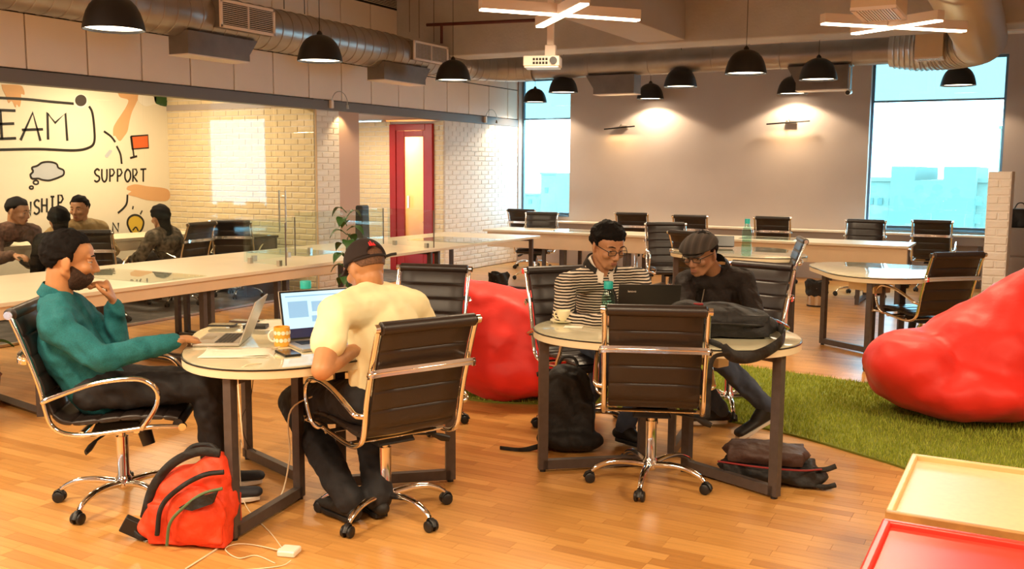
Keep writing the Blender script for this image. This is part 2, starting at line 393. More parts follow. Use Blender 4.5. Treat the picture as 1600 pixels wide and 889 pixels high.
# pier between meeting room and alcove
yc = 9.722
brickwall('wall_pier', (XW,10.187,0), (0,-1,0), (1,0,0), 10.187-yc, 2.365, m='brick')
brickwall('wall_meeting', (XW-.02,yc-.006,0), (-1,0,0), (0,-1,0), 2.63, 2.92, m='yellowbrick')
S(MB().mm((XW-.18,10.187,0),(XW,10.613,2.365)).build('wall_smooth_pier','pinkwall'))
S(MB().mm((-10.4,10.6,0),(-10.3,12.75,2.4)).build('wall_alcove_far','yellowbrick'))
S(MB().mm((-10.8,9.7,2.40),(XW+.0,YB,2.48)).build('ceiling_alcove','plaster'))
# conduit on the pier edge
S(MB().tube([(XW+.02,yc-.02,0.02),(XW+.02,yc-.02,2.36)],.012,8).build('trim_1','apron'))
# header beam above the partition
S(MB().mm((XW-.14,-1,2.365),(XW+.02,YB,2.485)).build('trim_2','header'))
# upper panels
up = S(MB().mm((XW-.1,-1,2.48),(XW-.02,YB,CZ)).build('wall_upper_left','gap'))
me = MB().box((0,0,0),(.03,.63,.49)).build('panel','panel',up,bevel=.004); me2=MB().box((0,0,0),(.03,.63,.835)).build('panel','panel',up,bevel=.004)
first=True
for k in range(-6,15):
    yy = 5.737+.645*k+.3225
    for mo,zc in ((me,2.7425),(me2,3.42)):
        if k==-6: o=mo
        else: o=mo.copy(); COL.objects.link(o); o.parent=up
        o.location=(XW-.012,yy,zc)
# return air grille band at the top
gb = S(MB().mm((XW-.03,4,3.86),(XW-.005,12.9,4.06)).build('trim_3','gap')); b=MB(); b.mm((XW-.02,3.9,4.05),(XW+.05,12.95,4.09)); b.mm((XW-.02,12.9,3.84),(XW+.03,12.96,4.09)); b.build('grille_frame','panel',gb)
for i in range(9):
    MB().mm((XW-.006,4,3.868+i*.021),(XW+.012,12.9,3.874+i*.021)).build('slat','bar_body',gb)
S(MB().mm((XW-.02,12.96,3.85),(XW+.01,YB,CZ)).build('wall_upper_corner','pinkwall'))
# back wall with two window openings
wb = MB()
W1=(-8.12,-7.128,.847,3.19); W2=(-2.28,-.50,.80,3.25)
wb.mm((-8.4,YB,0),(3,YB+.25,.80)); wb.mm((-8.4,YB,.80),(W1[1],YB+.25,W1[2])); wb.mm((-8.4,YB,3.19),(W1[1],YB+.25,CZ)); wb.mm((W1[1],YB,.80),(W2[0],YB+.25,CZ)); wb.mm((W2[0],YB,3.25),(W2[1],YB+.25,CZ)); wb.mm((W2[1],YB,.80),(3,YB+.25,CZ)); wb.mm((-8.4,YB,.847),(W1[0],YB+.25,3.19))
S(wb.build('wall_back','plaster'))
def window(name, W, zm):
    x0,x1,z0,z1=W; y=YB+.13
    fr=MB(); t=.035
    fr.mm((x0,y,z0),(x0+t,y+.05,z1)); fr.mm((x1-t,y,z0),(x1,y+.05,z1)); fr.mm((x0+t,y,z0),(x1-t,y+.05,z0+t)); fr.mm((x0+t,y,z1-t),(x1-t,y+.05,z1)); fr.mm((x0+t,y,zm-.014),(x1-t,y+.05,zm+.014))
    w=S(fr.build(name,'winframe'))
    MB().mm((x0+t,y+.02,z0+t),(x1-t,y+.026,zm-.014)).build('pane','winglass',w)
    MB().mm((x0+t,y+.02,zm+.014),(x1-t,y+.026,z1-t)).build('pane',M['filmglass'],w,label='cyan filmed upper pane')
    MB().mm((x0-.0,YB-.02,z0-.03),(x1+.0,y,z0)).build('sill','winframe',w)
M['filmglass']=glassy('film_glass',(.29,.36,.35))
window('window_1', W1, 2.50); window('window_2', W2, 2.645)
# remaining shell
S(MB().mm((3.0,-4,0),(3.2,YB,CZ)).build('wall_right','plaster'))
S(MB().mm((-11.2,-4.2,0),(3.2,-4,CZ)).build('wall_front','plaster'))
S(MB().mm((-11.4,-4.2,CZ),(3.4,YB+.3,CZ+.2)).build('ceiling','ceil'))
# meeting room: mural wall, ceiling
XM=-10.79
S(MB().mm((XM-.1,-4,0),(XM,9.75,CZ)).build('wall_mural','mural'))
S(MB().mm((XM,-1,2.92),(XW-.1,9.72,2.98)).build('ceiling_meeting','plaster'))
S(MB().mm((XM,-1.1,0),(XW,-1,2.95)).build('wall_meeting_near','plaster'))
# glass partition
gp = thing('glass_partition','clear frameless glass partition in front of the meeting room with the mural','partition',(XW,5,0))
ys=[-.9,1.6,4.1,7.018,8.95]
for a,c in zip(ys[:-1],ys[1:]):
    MB().mm((-.006,a-5+.004,.02),(.006,c-5-.004,2.365)).build('glass_sheet','glass',gp)
MB().mm((-.02,-5.9,0),(.02,8.95-5,.022)).build('floor_channel','steel',gp)
gd = thing('glass_door','frameless glass door with a long steel pull handle beside the brick pier','door',(XW,9.33,0))
MB().mm((-.006,-.36,.07),(.006,.37,2.355)).build('glass_sheet','glass',gd); MB().mm((-.012,-.36,.005),(.012,.37,.07)).build('bottom_rail','header',gd)
h=MB(); h.tube([(.05,-.26,.85),(.05,-.26,1.35)],.011); h.tube([(0,-.26,.92),(.05,-.26,.92)],.008); h.tube([(0,-.26,1.28),(.05,-.26,1.28)],.008); h.tube([(-.05,-.26,.85),(-.05,-.26,1.35)],.011); h.build('pull_handle','steel',gd,smooth=40)
# red door in the alcove
rd = S(MB().mm((-9.15,12.69,0),(-9.03,12.76,2.32)).mm((-8.47,12.69,0),(-8.335,12.76,2.32)).mm((-9.03,12.69,2.22),(-8.47,12.76,2.32)).build('door_1','reddoor',bevel=.008))
lf=MB(); lf.mm((-9.03,12.71,0),(-8.88,12.75,2.218)); lf.mm((-8.52,12.71,0),(-8.47,12.75,2.218)); lf.mm((-8.88,12.712,2.12),(-8.52,12.749,2.217)); lf.mm((-8.88,12.712,0.001),(-8.52,12.749,.42))
lf=lf.build('door_leaf','reddoor',rd,bevel=.006)
MB().mm((-8.88,12.73,.42),(-8.52,12.74,2.12)).build('pane','glass',lf)
MB().mm((-8.8,12.67,1.0),(-8.76,12.70,1.2)).build('door_handle','steel',lf,bevel=.004)
# lit room seen through the door glass
S(MB().mm((-9.4,14.2,0),(-8.2,14.3,2.4)).build('wall_room_beyond','frost')); S(MB().mm((-9.5,12.96,0),(-9.4,14.3,2.4)).build('wall_beyond_left','frost')); S(MB().mm((-8.40,12.96,0),(-8.36,14.3,2.4)).build('wall_beyond_right','frost'))
t=thing('side_table','small white table with a dark post seen through the red door','table',(-8.75,13.7,0))
MB().box((0,0,.74),(.5,.6,.03)).build('table_top','white',t); MB().cyl((.1,-.1,0),(.1,-.1,.725),.03).build('post','leg',t,smooth=40)

# mural drawing on the wall x = XM (flat paint: strokes laid on the wall)
mur = thing('wall_drawing','large white mural with black marker words and hands on the meeting room wall','mural',(XM,6,0))
def mp(x,y): p=Xp(x,y,XM); return (p.y-6, p.z)
def stroke(name, pts, w=.016, m='ink', smooth=True, close=False):
    P=[Vector((0,*mp(*q))) for q in pts]
    if smooth and len(P)>2: P=bez(P,6)
    b=MB()
    if close: P=P+[P[0]]
    for i,p in enumerate(P):
        d=(P[min(i+1,len(P)-1)]-P[max(i-1,0)]).normalized(); nrm=Vector((0,-d.z,d.y))*w
        b.v += [tuple(p+nrm+Vector((.004,0,0))), tuple(p-nrm+Vector((.004,0,0))), tuple(p+nrm+Vector((.001,0,0))), tuple(p-nrm+Vector((.001,0,0)))]
        if i: k=4*i; b.f += [(k,k+1,k-3,k-4),(k+2,k,k-4,k-2),(k+1,k+3,k-1,k-3)]; b.m += [0]*3
    return b.build(name, m, mur)
def blob(name, pts, m, off=.003, smooth=True):
    P=[Vector((0,*mp(*q))) for q in pts]
    if smooth: P=bez(P+[P[0]],5)[:-1]
    b=MB(); n=len(P); b.add([tuple(p+Vector((off,0,0))) for p in P]+[tuple(p+Vector((.0005,0,0))) for p in P],[tuple(range(n))]+[(i,(i+1)%n,n+(i+1)%n,n+i) for i in range(n)])
    return b.build(name, m, mur)
M['handskin']=mat('printed_skin',(.74,.42,.20),.7); M['cloudgrey']=mat('printed_grey',(.52,.56,.62),.7); M['flagorange']=mat('printed_orange',(.75,.14,.03),.7); M['bulby']=mat('printed_yellow',(.75,.50,.05),.7); M['cupgrey']=mat('printed_coffee',(.06,.045,.035),.7); M['printwhite']=mat('printed_white',(.92,.88,.8),.7)
L='lettering'
stroke(L,[(-2,172),(24,173)],smooth=False); stroke(L,[(-2,194),(22,193)],smooth=False); stroke(L,[(-2,217),(25,216)],smooth=False); stroke(L,[(0,172),(3,217)],smooth=False)
stroke(L,[(32,219),(51,176),(63,220)],smooth=False); stroke(L,[(34,203),(67,202)],smooth=False)
stroke(L,[(75,218),(74,176),(86,192),(102,177),(105,220)],smooth=False)
stroke('box_outline',[(-2,153),(40,155),(80,159),(115,162)]); stroke('box_outline',[(139,166),(144,176),(147,200),(147,222),(138,231),(115,235),(60,233),(-2,234)])
def text(s, x0,y0,x1,y1,h):
    """hand lettering from simple strokes"""
    G={'S':[[(.9,.12),(.5,0),(.1,.2),(.3,.45),(.8,.6),(.85,.85),(.4,1),(0,.88)]],'U':[[(0,0),(.02,.7),(.4,1),(.8,.75),(.85,0)]],'P':[[(.05,1),(.05,0),(.6,.03),(.8,.28),(.5,.52),(.05,.55)]],'O':[[(.45,0),(.05,.3),(.05,.75),(.45,1),(.9,.7),(.88,.25),(.45,0)]],
       'R':[[(.05,1),(.05,0),(.6,.03),(.75,.25),(.5,.5),(.1,.55),(.8,1)]],'T':[[(0,.03),(1,0)],[(.5,0),(.5,1)]],'N':[[(0,1),(0,0),(.8,1),(.8,0)]],'H':[[(0,0),(0,1)],[(.8,0),(.8,1)],[(0,.5),(.8,.5)]],'I':[[(.1,0),(.7,0)],[(.4,0),(.4,1)],[(.1,1),(.7,1)]]}
    n=len(s)
    for i,ch in enumerate(s):
        bx=x0+(x1-x0)*i/n; by=y0+(y1-y0)*i/n; wd=(x1-x0)/n*.78
        for st in G[ch]: stroke(L,[(bx+px*wd,by+py*h) for px,py in st],w=.012,smooth=ch in 'SUO')
text('SUPPORT',147,264,231,264,20)
text('NSHIP',40,315,103,302,22)
text('N',176,348,190,346,14)
cl=[(52,268),(50,262),(58,259),(66,254),(78,253),(88,256),(91,262),(99,266),(99,273),(92,277),(84,280),(76,282),(66,281),(60,279),(50,279),(47,273)]
blob('cloud_fill',cl,'cloudgrey',.002); stroke('cloud_outline',cl,w=.012,close=True)
for q,r in (((56,285),4),((49,293),3)): stroke('cloud_bubble',[(q[0]+r*math.cos(a),q[1]+r*.75*math.sin(a)) for a in np.linspace(0,2*PI,9)],w=.01)
blob('flag_fill',[(205,214),(231,211),(232,231),(207,233)],'flagorange',.002,False); stroke('flag_outline',[(204,213),(231,211),(232,231),(206,233)],w=.010,smooth=False,close=True)
stroke('flag_pole',[(205,213),(209,244)],w=.012,smooth=False); stroke('flag_base',[(203,247),(214,244)],w=.014,smooth=False)
stroke('arrow_stroke',[(162,205),(173,213),(180,222)],w=.014); stroke('arrow_stroke',[(182,228),(188,241),(190,256)],w=.014)
stroke('arrow_stroke',[(199,304),(198,317),(193,325),(184,333)],w=.014)
stroke('ray_mark',[(208,322),(207,327)],w=.010); stroke('ray_mark',[(222,329),(219,335)],w=.010)
bl=[(203,360),(199,350),(201,341),(209,336),(218,338),(224,346),(222,357),(216,364),(207,365)]
blob('bulb_fill',bl,'bulby',.002); stroke('bulb_outline',bl,w=.014,close=True); stroke('bulb_coil',[(207,360),(212,355),(216,361)],w=.010)
blob('coffee_saucer',[(126+11*math.cos(a),158+11*math.sin(a)) for a in np.linspace(0,2*PI,17)[:-1]],'printwhite',.003); blob('coffee_cup',[(126+9*math.cos(a),157+9*math.sin(a)) for a in np.linspace(0,2*PI,17)[:-1]],'cupgrey',.0045)
def hand(pts): blob('printed_hand',pts,'handskin',.003)
hand([(2,132),(30,133),(37,140),(38,148),(33,147),(33,155),(32,162),(30,167),(26,163),(24,168),(20,160),(17,158),(13,161),(9,150),(4,140)])
hand([(184,145),(216,148),(213,160),(206,175),(202,190),(199,205),(193,214),(188,220),(184,218),(180,212),(177,212),(177,200),(182,190),(190,178),(198,165),(200,156),(188,152)])
hand([(199,291),(212,288),(230,291),(262,296),(262,313),(232,313),(214,308),(200,304),(205,299),(198,296)])
blob('printed_sleeve',[(216,146),(240,148),(243,160),(228,166),(216,158)],'printwhite',.004); blob('printed_cuff',[(240,149),(266,152),(264,166),(244,162)],M['leaf'],.004)
blob('printed_eraser',[(171,234),(175,236),(168,246),(164,243)],'cloudgrey',.004)

# ceiling beams
S(MB().mm((XW,11.5,3.16),(2.99,12.0,CZ)).build('trim_4','beam',bevel=.02)); S(MB().mm((-4.5,-3.9,3.19),(-3.9,11.5,CZ)).build('trim_5','plaster',bevel=.01))
S(MB().mm((-4.0,YB-.3,3.5),(2.9,YB,3.62)).build('trim_6','panel'))
# brick stub wall at right
brickwall('wall_right_stub', (-.455,10.4,0),(1,0,0),(0,-1,0),.20,1.63,bl=.20,thick=1.2)
# ground far below and neighbouring buildings outside
S(MB().mm((-90,17,-30.2),(90,220,-30)).build('ground','ground'))
def building(name,label,x0,x1,y,z1,m,win,notch=None,group=None):
    t=thing(name,label,'building',((x0+x1)/2,y,-30),group=group); w=x1-x0
    b=MB(); b.mm((-w/2,0,0),(w/2,14,z1+30))
    if notch:
        b=MB(); b.mm((-w/2,0,0),(w/2,14,notch[2]+30)); b.mm((-w/2,0,notch[2]+30),(notch[0],14,z1+30)); b.mm((notch[1],0,notch[2]+30),(w/2,14,z1+30))
    b.build('wall',m,t)
    b=MB(); b.mm((-w/2-.15,-.15,z1+29.8),(w/2+.15,.1,z1+30.05)) if not notch else None
    if b.v: b.build('parapet',m,t)
    for (a,c,z,h) in win: 
        for xx in a: MB().mm((xx,-.06,z+30),(xx+c,.02,z+30+h)).build('window','bwin',t)
def bx(px,Y=60): return Yp(px,262,Y).x
X0,X1=bx(1393),bx(1526); mid=(X0+X1)/2
building('concrete_building','teal concrete block with a notched roofline filling the right window','x' and X0,X1,60,1.95,'bldg',[([2.3],.3,-1.2,.5),([2.3],.3,-.2,.5)],(Yp(1430,262,60).x-mid,Yp(1475,262,60).x-mid,1.15))
building('low_building','lower pale teal building at the left edge of the right window',bx(1340),bx(1396),64,1.25,'bldg2',[([-.9,-.35,.3],.3,-.4,.4)])
building('side_building','pale building stepping down at the right side of the right window',bx(1524),bx(1600),62,1.25,'bldg2',[([-1.4],.3,-.5,.4),([-1.4],.3,-1.4,.4),([.2],.9,-2.4,2.2)])
building('tower_block','tall faint tower on the right window skyline',bx(1560,90),bx(1640,90),90,5.4,'bldg2',[([-1.2,-.2],.4,z,.5) for z in (-1,0.2,1.4,2.6)])
building('distant_block','faint distant building low in the left window',Yp(845,290,120).x,Yp(868,290,120).x,120,1.2,'bldg2',[([-.5],.5,-1.5,.7)])
building('distant_row','long low row of distant buildings in the left window',Yp(790,300,130).x,Yp(900,300,130).x,130,-2.0,'bldg2',[([-2,0,2],.6,-3.5,.7)])
# ================================================================== CEILING SERVICES
def duct(name,label,path,r,cat='duct',m='galv',ribs=None,group=None,n=28,ribr=.006):
    t=thing(name,label,cat,path[0]); o0=Vector(path[0]); P=[Vector(p)-o0 for p in path]
    b=MB().tube(P,r,n,side=(0,0,1)); b.build('duct_skin',m,t,smooth=50)
    if ribs:
        rb=MB(); acc=0; rr=r if isinstance(r,list) else [r]*len(P)
        for i in range(len(P)-1):
            seg=P[i+1]-P[i]; L=seg.length; s=ribs-acc
            while s<L:
                p=P[i]+seg*(s/L); R=rr[i]+(rr[i+1]-rr[i])*s/L
                a,u,v=_basis(seg,(0,0,1)); ring=[p+(u*math.cos(2*PI*j/n)+v*math.sin(2*PI*j/n))*(R+.001) for j in range(n)]
                rb.tube(ring,ribr,5,close=True); s+=ribs
            acc=(acc+L)%ribs
        o=rb.build('seam_ribs',m,t,smooth=60); o['kind']='stuff'
    return t
dl=duct('round_duct','large round galvanised duct running along above the meeting room header',[(-7.45,-1,3.11),(-7.45,10.3,3.11),(-7.45,11.0,3.10),(-7.45,12.1,3.10)]+[(-7.45+.75*(1-math.cos(a)),12.1+.85*math.sin(a),3.10) for a in np.linspace(.25,PI/2,6)],[.225,.225,.20,.19]+[.18]*6,ribs=.16)
db=duct('round_duct','long round duct crossing in front of the back wall plaster and both windows',[(-6.68,12.97,3.11),(-1.75,12.97,3.11)],.165,m='galv',ribs=.9)
pe=[(-1.75,12.97,3.11),(-1.45,12.97,3.11)]+[(-1.45+.75*math.sin(a),12.97-.75*(1-math.cos(a)),3.11) for a in np.linspace(.15,PI/2,12)]+[(-.70,11.6,3.14),(-.70,8,3.2),(-.70,3,3.2)]
duct('ribbed_duct','fat ribbed silver duct elbow turning towards the viewer at top right',pe,[.2]+[.255]*(len(pe)-1),ribs=.062,ribr=.014,m='silver')
def diffuser(label,c,d,grille='y',rotz=0,down=False,m='galv_dull'):
    t=thing('air_diffuser',label,'air vent',c,rotz,'air vents on the ducts')
    w,dp,h=d
    MB().box((0,0,0),(w,dp,h)).build('housing',m,t)
    if down:
        f=MB(); z=-h/2-.01
        for s in (-1,1): f.box((s*(w/2-.012),0,z),(.03,dp,.02)); f.box((0,s*(dp/2-.012),z),(w,.03,.02))
        f.build('frame','panel',t); MB().box((0,0,-h/2-.001),(w-.03,dp-.03,.002)).build('dark_opening','gap',t)
        n=12
        for i in range(n): MB().box((-w/2+.03+(w-.06)*(i+.5)/n,0,z),(.012,dp-.03,.016)).build('blade','bar_body',t)
    else:
        f=MB(); x=w/2+.008
        for s in (-1,1): f.box((x,s*(dp/2-.012),0),(.02,.028,h)); f.box((x,0,s*(h/2-.012)),(.02,dp,.028))
        f.box((x,0,0),(.02,.012,h)); f.build('frame','panel',t); MB().box((w/2+.001,0,0),(.002,dp-.03,h-.03)).build('dark_opening','gap',t)
        n=11
        for i in range(n): MB().box((x,0,-h/2+.03+(h-.06)*(i+.5)/n),(.014,dp-.04,.006)).build('blade','bar_body',t)
    return t
a,c=Xp(343,25,-7.17),Xp(428,30,-7.17)
diffuser('white louvred grille on the long left duct nearest the viewer',(-7.30,(a.y+c.y)/2,Xp(386,28,-7.17).z),(.26,c.y-a.y,.27))
a,c=Xp(646,80,-7.2),Xp(699,86,-7.2)
diffuser('smaller white louvred grille at the far end of the left duct',(-7.33,(a.y+c.y)/2,Xp(672,83,-7.2).z),(.26,c.y-a.y,.24))
def hood(label,P0,P1,h,d,axis):
    """tapered sheet metal box hanging under a duct from P0 to P1 (top line)"""
    P0,P1=Vector(P0),Vector(P1); c=(P0+P1)/2; u=(P1-P0); L=u.length; u.normalize()
    t=thing('duct_hood',label,'duct hood',c,group='tapered hoods under the ducts'); v=Vector((-u.y,u.x,0))
    b=MB(); top=[(-L/2,-d/2),(L/2,-d/2),(L/2,d/2),(-L/2,d/2)]; bot=[(-L/2+.0,-d/2),(L/2-.12,-d/2),(L/2-.12,d/2),(-L/2+.0,d/2)]
    mid=[(-L/2,-d/2),(L/2-.12,-d/2),(L/2-.12,d/2),(-L/2,d/2)]
    b.loft([[u*x+v*y+Vector((0,0,z)) for x,y in q] for q,z in ((top,0),(mid,-h*.7),(bot,-h))]); b.build('hood_shell','galv_dull',t)
    MB().loft([[u*x*1.01+v*y*1.01+Vector((0,0,z)) for x,y in bot] for z in (-h,-h-.012)]).build('bottom_flange','bar_body',t)
    return t
a,c=Xp(278,50,-7.4),Xp(388,66,-7.4); hood('grey hood under the left duct beside the nearest grille',(-7.4,a.y,2.93),(-7.4,c.y,2.93),.22,.26,'y')
a,c=Xp(587,97,-7.4),Xp(660,108,-7.4); hood('grey hood under the left duct above the brick wall',(-7.4,a.y,2.95),(-7.4,c.y,2.95),.22,.26,'y')
a,c=Yp(996,128,12.97),Yp(921,122,12.97); z0=2.955; hood('brown hood under the back duct left of centre',Vector((a.x,a.y,z0)),Vector((c.x,c.y,z0)),z0-Yp(960,146,12.85).z,.26,'x')
a,c=Yp(1329,108,12.97),Yp(1233,114,12.97); hood('brown hood under the back duct right of centre',Vector((a.x,a.y,z0)),Vector((c.x,c.y,z0)),z0-Yp(1280,140,12.85).z,.26,'x')
p=Dp(1374,22,6.3); diffuser('boxy vent with slatted underside hanging at top right',(p.x,p.y,p.z+.26),(.27,.55,.5),down=True,m='apron')
p=Yp(1456,75,12.7); diffuser('small boxy vent with slatted underside below the ribbed elbow',(p.x,12.5,p.z+.03),(.30,.3,.34),down=True,m='apron')

# sprinkler pipe, hangers
t=thing('sprinkler_pipe','thin dark red sprinkler pipe crossing under the beam','pipe',(-6,11.3,3.4))
a=Yp(667,39,11.3); c=Yp(850,31,11.3); d0=Yp(690,38,11.3); d1=Yp(690,68,11.3); o0=Vector((-6,11.3,3.4))
MB().tube([a-o0,c-o0],.022,10).build('main_pipe','darkred',t,smooth=60); MB().tube([d0-o0,d1-o0],.02,10).build('drop_pipe','darkred',t,smooth=60)
for i,(px,py) in enumerate(((444,14),(476,22),(640,50),(655,60),(678,66))):
    p=Xp(px,py,-7.45); tag(MB().tube([(p.x,p.y,p.z),(p.x,p.y,CZ)],.006,6).build('hanger_rod','galv_dull'),['thin rod holding the left duct, nearest of the row','second thin rod holding the left duct','third thin rod holding the left duct','fourth thin rod holding the left duct','last thin rod holding the left duct near the beam'][i],'rod','rods holding the left duct')

# pendant lamps
def make_lamp():
    t=thing('pendant_lamp','x','lamp',(0,0,0),group='black dome pendant lamps')
    pr=[(.012,.262),(.05,.258),(.09,.245),(.135,.218),(.17,.178),(.195,.13),(.212,.075),(.222,.03),(.226,0),(.220,.0),(.216,.03),(.205,.075),(.188,.128),(.162,.172),(.128,.208),(.085,.234),(.012,.25)]
    MB().lathe(pr,n=36,close=False).build('shade','lamp_black',t,smooth=60)
    MB().lathe([(.001,.020),(.215,.020),(.215,.024),(.001,.024)],n=32).build('diffuser','lamp_disc',t)
    MB().lathe([(.001,.255),(.03,.255),(.03,.275),(.012,.30),(.001,.30)],n=16).build('cap','lamp_black',t,smooth=50)
    return t
lamp0=make_lamp()
LAMPS=[(178,47,93,1.0,'largest black dome lamp at far left in front of the wall panels'),(500,96,70,1.0,'second black dome lamp from the left beside the round duct'),(708,126,55,1.0,'third black dome lamp from the left at the duct elbow'),
 (836,160,37,.89,'small black dome lamp in front of the left window pane'),(880,145,46,.96,'black dome lamp under the projector at the left window edge'),(1016,155,42,.93,'far black dome lamp casting a glow on the plaster wall, left one'),
 (1063,136,51.5,1.0,'black dome lamp just right of the brown hood above the plaster wall'),(1165,115.5,64,1.0,'large black dome lamp at the middle of the right half'),(1238,147,47,.96,'far black dome lamp above the right wall picture light'),
 (1278,125,58,1.0,'black dome lamp overlapping the right brown hood'),(1497,134,52,1.0,'black dome lamp hanging before the right window')]
for i,(px,py,w,sc,lab) in enumerate(LAMPS):
    d=CF*.45*sc/w; p=Dp(px,py,d)
    if i in (5,8): p=Yp(px,py,14.84); sc=w*(p-EYE).dot(_f)/CF/.45
    o=lamp0 if i==0 else dup(lamp0,(0,0,0),0,lab)
    o['label']=lab; o.location=p; o.scale=(sc,sc,sc)
    w_=MB().tube([(0,0,.29),(0,0,(CZ-.003-p.z)/sc)],.0035,5).build('wire','lamp_black',o)
    l=bpy.data.lights.new('lamp_bulb','SPOT'); l.energy=LAMP_W*(1.7 if i in (3,5,8) else 1); l.color=WARM; l.spot_size=math.radians(140); l.spot_blend=.25; l.shadow_soft_size=.06
    lo=bpy.data.objects.new('lamp_bulb',l); COL.objects.link(lo); lo.location=(p.x,p.y,p.z+.0)
# crossed bar lights
def xlight(label,pts,power=40,z=2.75,scale=1):
    c=sum((Vector(p) for p in pts),Vector())/len(pts)
    t=thing('cross_light',label,'ceiling light',c,group='crossed bar lights')
    for a,b_ in ((pts[0],pts[1]),(pts[2],pts[3])):
        a=Vector(a)-c; b_=Vector(b_)-c; R=Matrix.Rotation(math.atan2(b_.y-a.y,b_.x-a.x),3,'Z'); L=(b_-a).length; m=(a+b_)/2
        dz=0 if a is pts[0] else 0
        MB().box(m+Vector((0,0,.045)),(L,.075,.07),R).build('bar_housing','bar_body',t,bevel=.004)
        MB().box(m+Vector((0,0,.004)),(L-.01,.06,.012),R).build('light_strip','bar_light',t)
    MB().tube([(0,0,.08),(0,0,CZ-.003-c.z)],.005,6).build('wire','bar_body',t)
    l=bpy.data.lights.new('bar_glow','AREA'); l.shape='DISK'; l.size=.9; l.energy=power; l.color=WARM
    lo=bpy.data.objects.new('bar_glow',l); COL.objects.link(lo); lo.location=(c.x,c.y,c.z-.03)
    return t
xlight('crossed bar light above the projector',[Zp(750,16,2.72),Zp(998,33,2.72),Zp(843,43,2.71),Zp(914,7,2.71)])
xlight('crossed bar light at top right before the ribbed duct',[Zp(1285,38,2.72),Zp(1507,50,2.72),Zp(1333,54,2.71),Zp(1470,33,2.71)])
for i,(x,y,a) in enumerate([(-3.6,1.2,.3),(-.8,1.6,.9),(-5.3,-.6,.2),(1.4,4.2,.5),(-2.4,-1.6,1.1),(-6.6,2.0,.7)]):  # extra bar fixtures outside the view, added to brighten the foreground
    v=Vector((math.cos(a),math.sin(a),0))*.6; w_=Vector((-math.sin(a+.4),math.cos(a+.4),0))*.4; c=Vector((x,y,2.9))
    xlight('added crossed bar light overhead, out of the picture, '+['above the left aisle','right above the viewer','at the far left behind the viewer','over the coffee tables','farthest behind the viewer','beside the near end of the header'][i],[c-v,c+v,c-w_,c+w_],68)
# projector on its pole
p=Dp(848,97,8.0); t=thing('projector','small white ceiling projector on a pole under the crossed bar light','projector',p,.35,)
MB().box((0,0,0),(.30,.22,.085)).build('housing','bar_body',t,bevel=.01); MB().box((0,0,-.047),(.28,.2,.012)).build('base_plate','white',t)
g=MB()
for i in range(5):
    for j in range(2): g.box((-.06+.026*i,-.112,.012-.03*j),(.018,.004,.02))
g.build('vent_slots','gap',t); MB().cyl((.1,-.105,0),(.1,-.13,0),.03,n=20).build('lens','plastic',t,smooth=40)
MB().box((.06,.04,(CZ-p.z)/2+.04),(.055,.055,CZ-p.z-.08)).build('pole','bar_body',t); MB().box((.06,.04,.09),(.09,.08,.1)).build('bracket','bar_body',t,bevel=.006)
# security camera under the back duct
p=Yp(1328,105,12.9); t=thing('security_camera','small white security camera on a thin drop pole under the back duct','camera',p)
MB().tube([(0,0,.0),(0,0,-.28)],.012,8).build('drop_pole','white',t,smooth=60); MB().cyl((0,.05,-.30),(0,-.08,-.32),.035).build('camera_body','white',t,smooth=40); MB().cyl((0,-.081,-.32),(0,-.086,-.32),.028).build('lens','gap',t)
# wall picture lights on the plaster
def wall_light(px,py,label,s):
    p=Yp(px,py,YB); t=thing('picture_light',label,'wall light',p,0,'picture lights on the plaster wall')
    MB().tube([(-.27*s,-.12,-.02),(.27*s,-.12,.02)],.012,8).build('light_bar','lamp_black',t,smooth=60)
    MB().box((.03,-.03,.01),(.16,.06,.05)).build('wall_plate','steel',t,bevel=.004); MB().tube([(0,-.01,.03),(0,-.06,.06),(0,-.12,.0)],.008,6).build('arm','steel',t,smooth=60)
    l=bpy.data.lights.new('picture_glow','AREA'); l.shape='RECTANGLE'; l.size=.5; l.size_y=.02; l.energy=4.5; l.color=(1,.62,.25)
    lo=bpy.data.objects.new('picture_glow',l); COL.objects.link(lo); lo.location=(p.x,p.y-.12,p.z-.03); lo.rotation_euler=(-.5,0,0)
wall_light(972,200,'thin dark picture light on the plaster wall, left one',1.0); wall_light(1234,192,'thin brass picture light glowing on the plaster wall, right one',1.2)
def goose(px,py,label):
    p=Xp(px,py,XW+.02); t=thing('gooseneck_light',label,'wall light',p,0,'gooseneck lights on the header')
    MB().box((.02,0,0),(.04,.05,.10)).build('mount_box','bar_body',t,bevel=.004)
    P=[(.03,0,.05)]+[(.03+.09*k/8,.10+.10*math.cos(PI-PI*k/8),.06+.11*math.sin(PI*k/8)) for k in range(9)]+[(.12,.20,.0)]
    MB().tube(P,.005,6).build('neck','steel',t,smooth=60); MB().cyl((.12,.2,.0),(.12,.2,-.05),.014,.022).build('lamp_head','steel',t,smooth=40)
    l=bpy.data.lights.new('goose_glow','SPOT'); l.energy=9; l.color=(1,.68,.32); l.spot_size=1.6; l.spot_blend=.6; l.shadow_soft_size=.02
    lo=bpy.data.objects.new('goose_glow',l); COL.objects.link(lo); lo.location=(p.x+.12,p.y+.2,p.z-.06); lo.rotation_euler=(0,.25,0)
goose(516,163,'gooseneck light on the header above the brick pier'); goose(757,187,'gooseneck light on the header above the brick wall by the window')
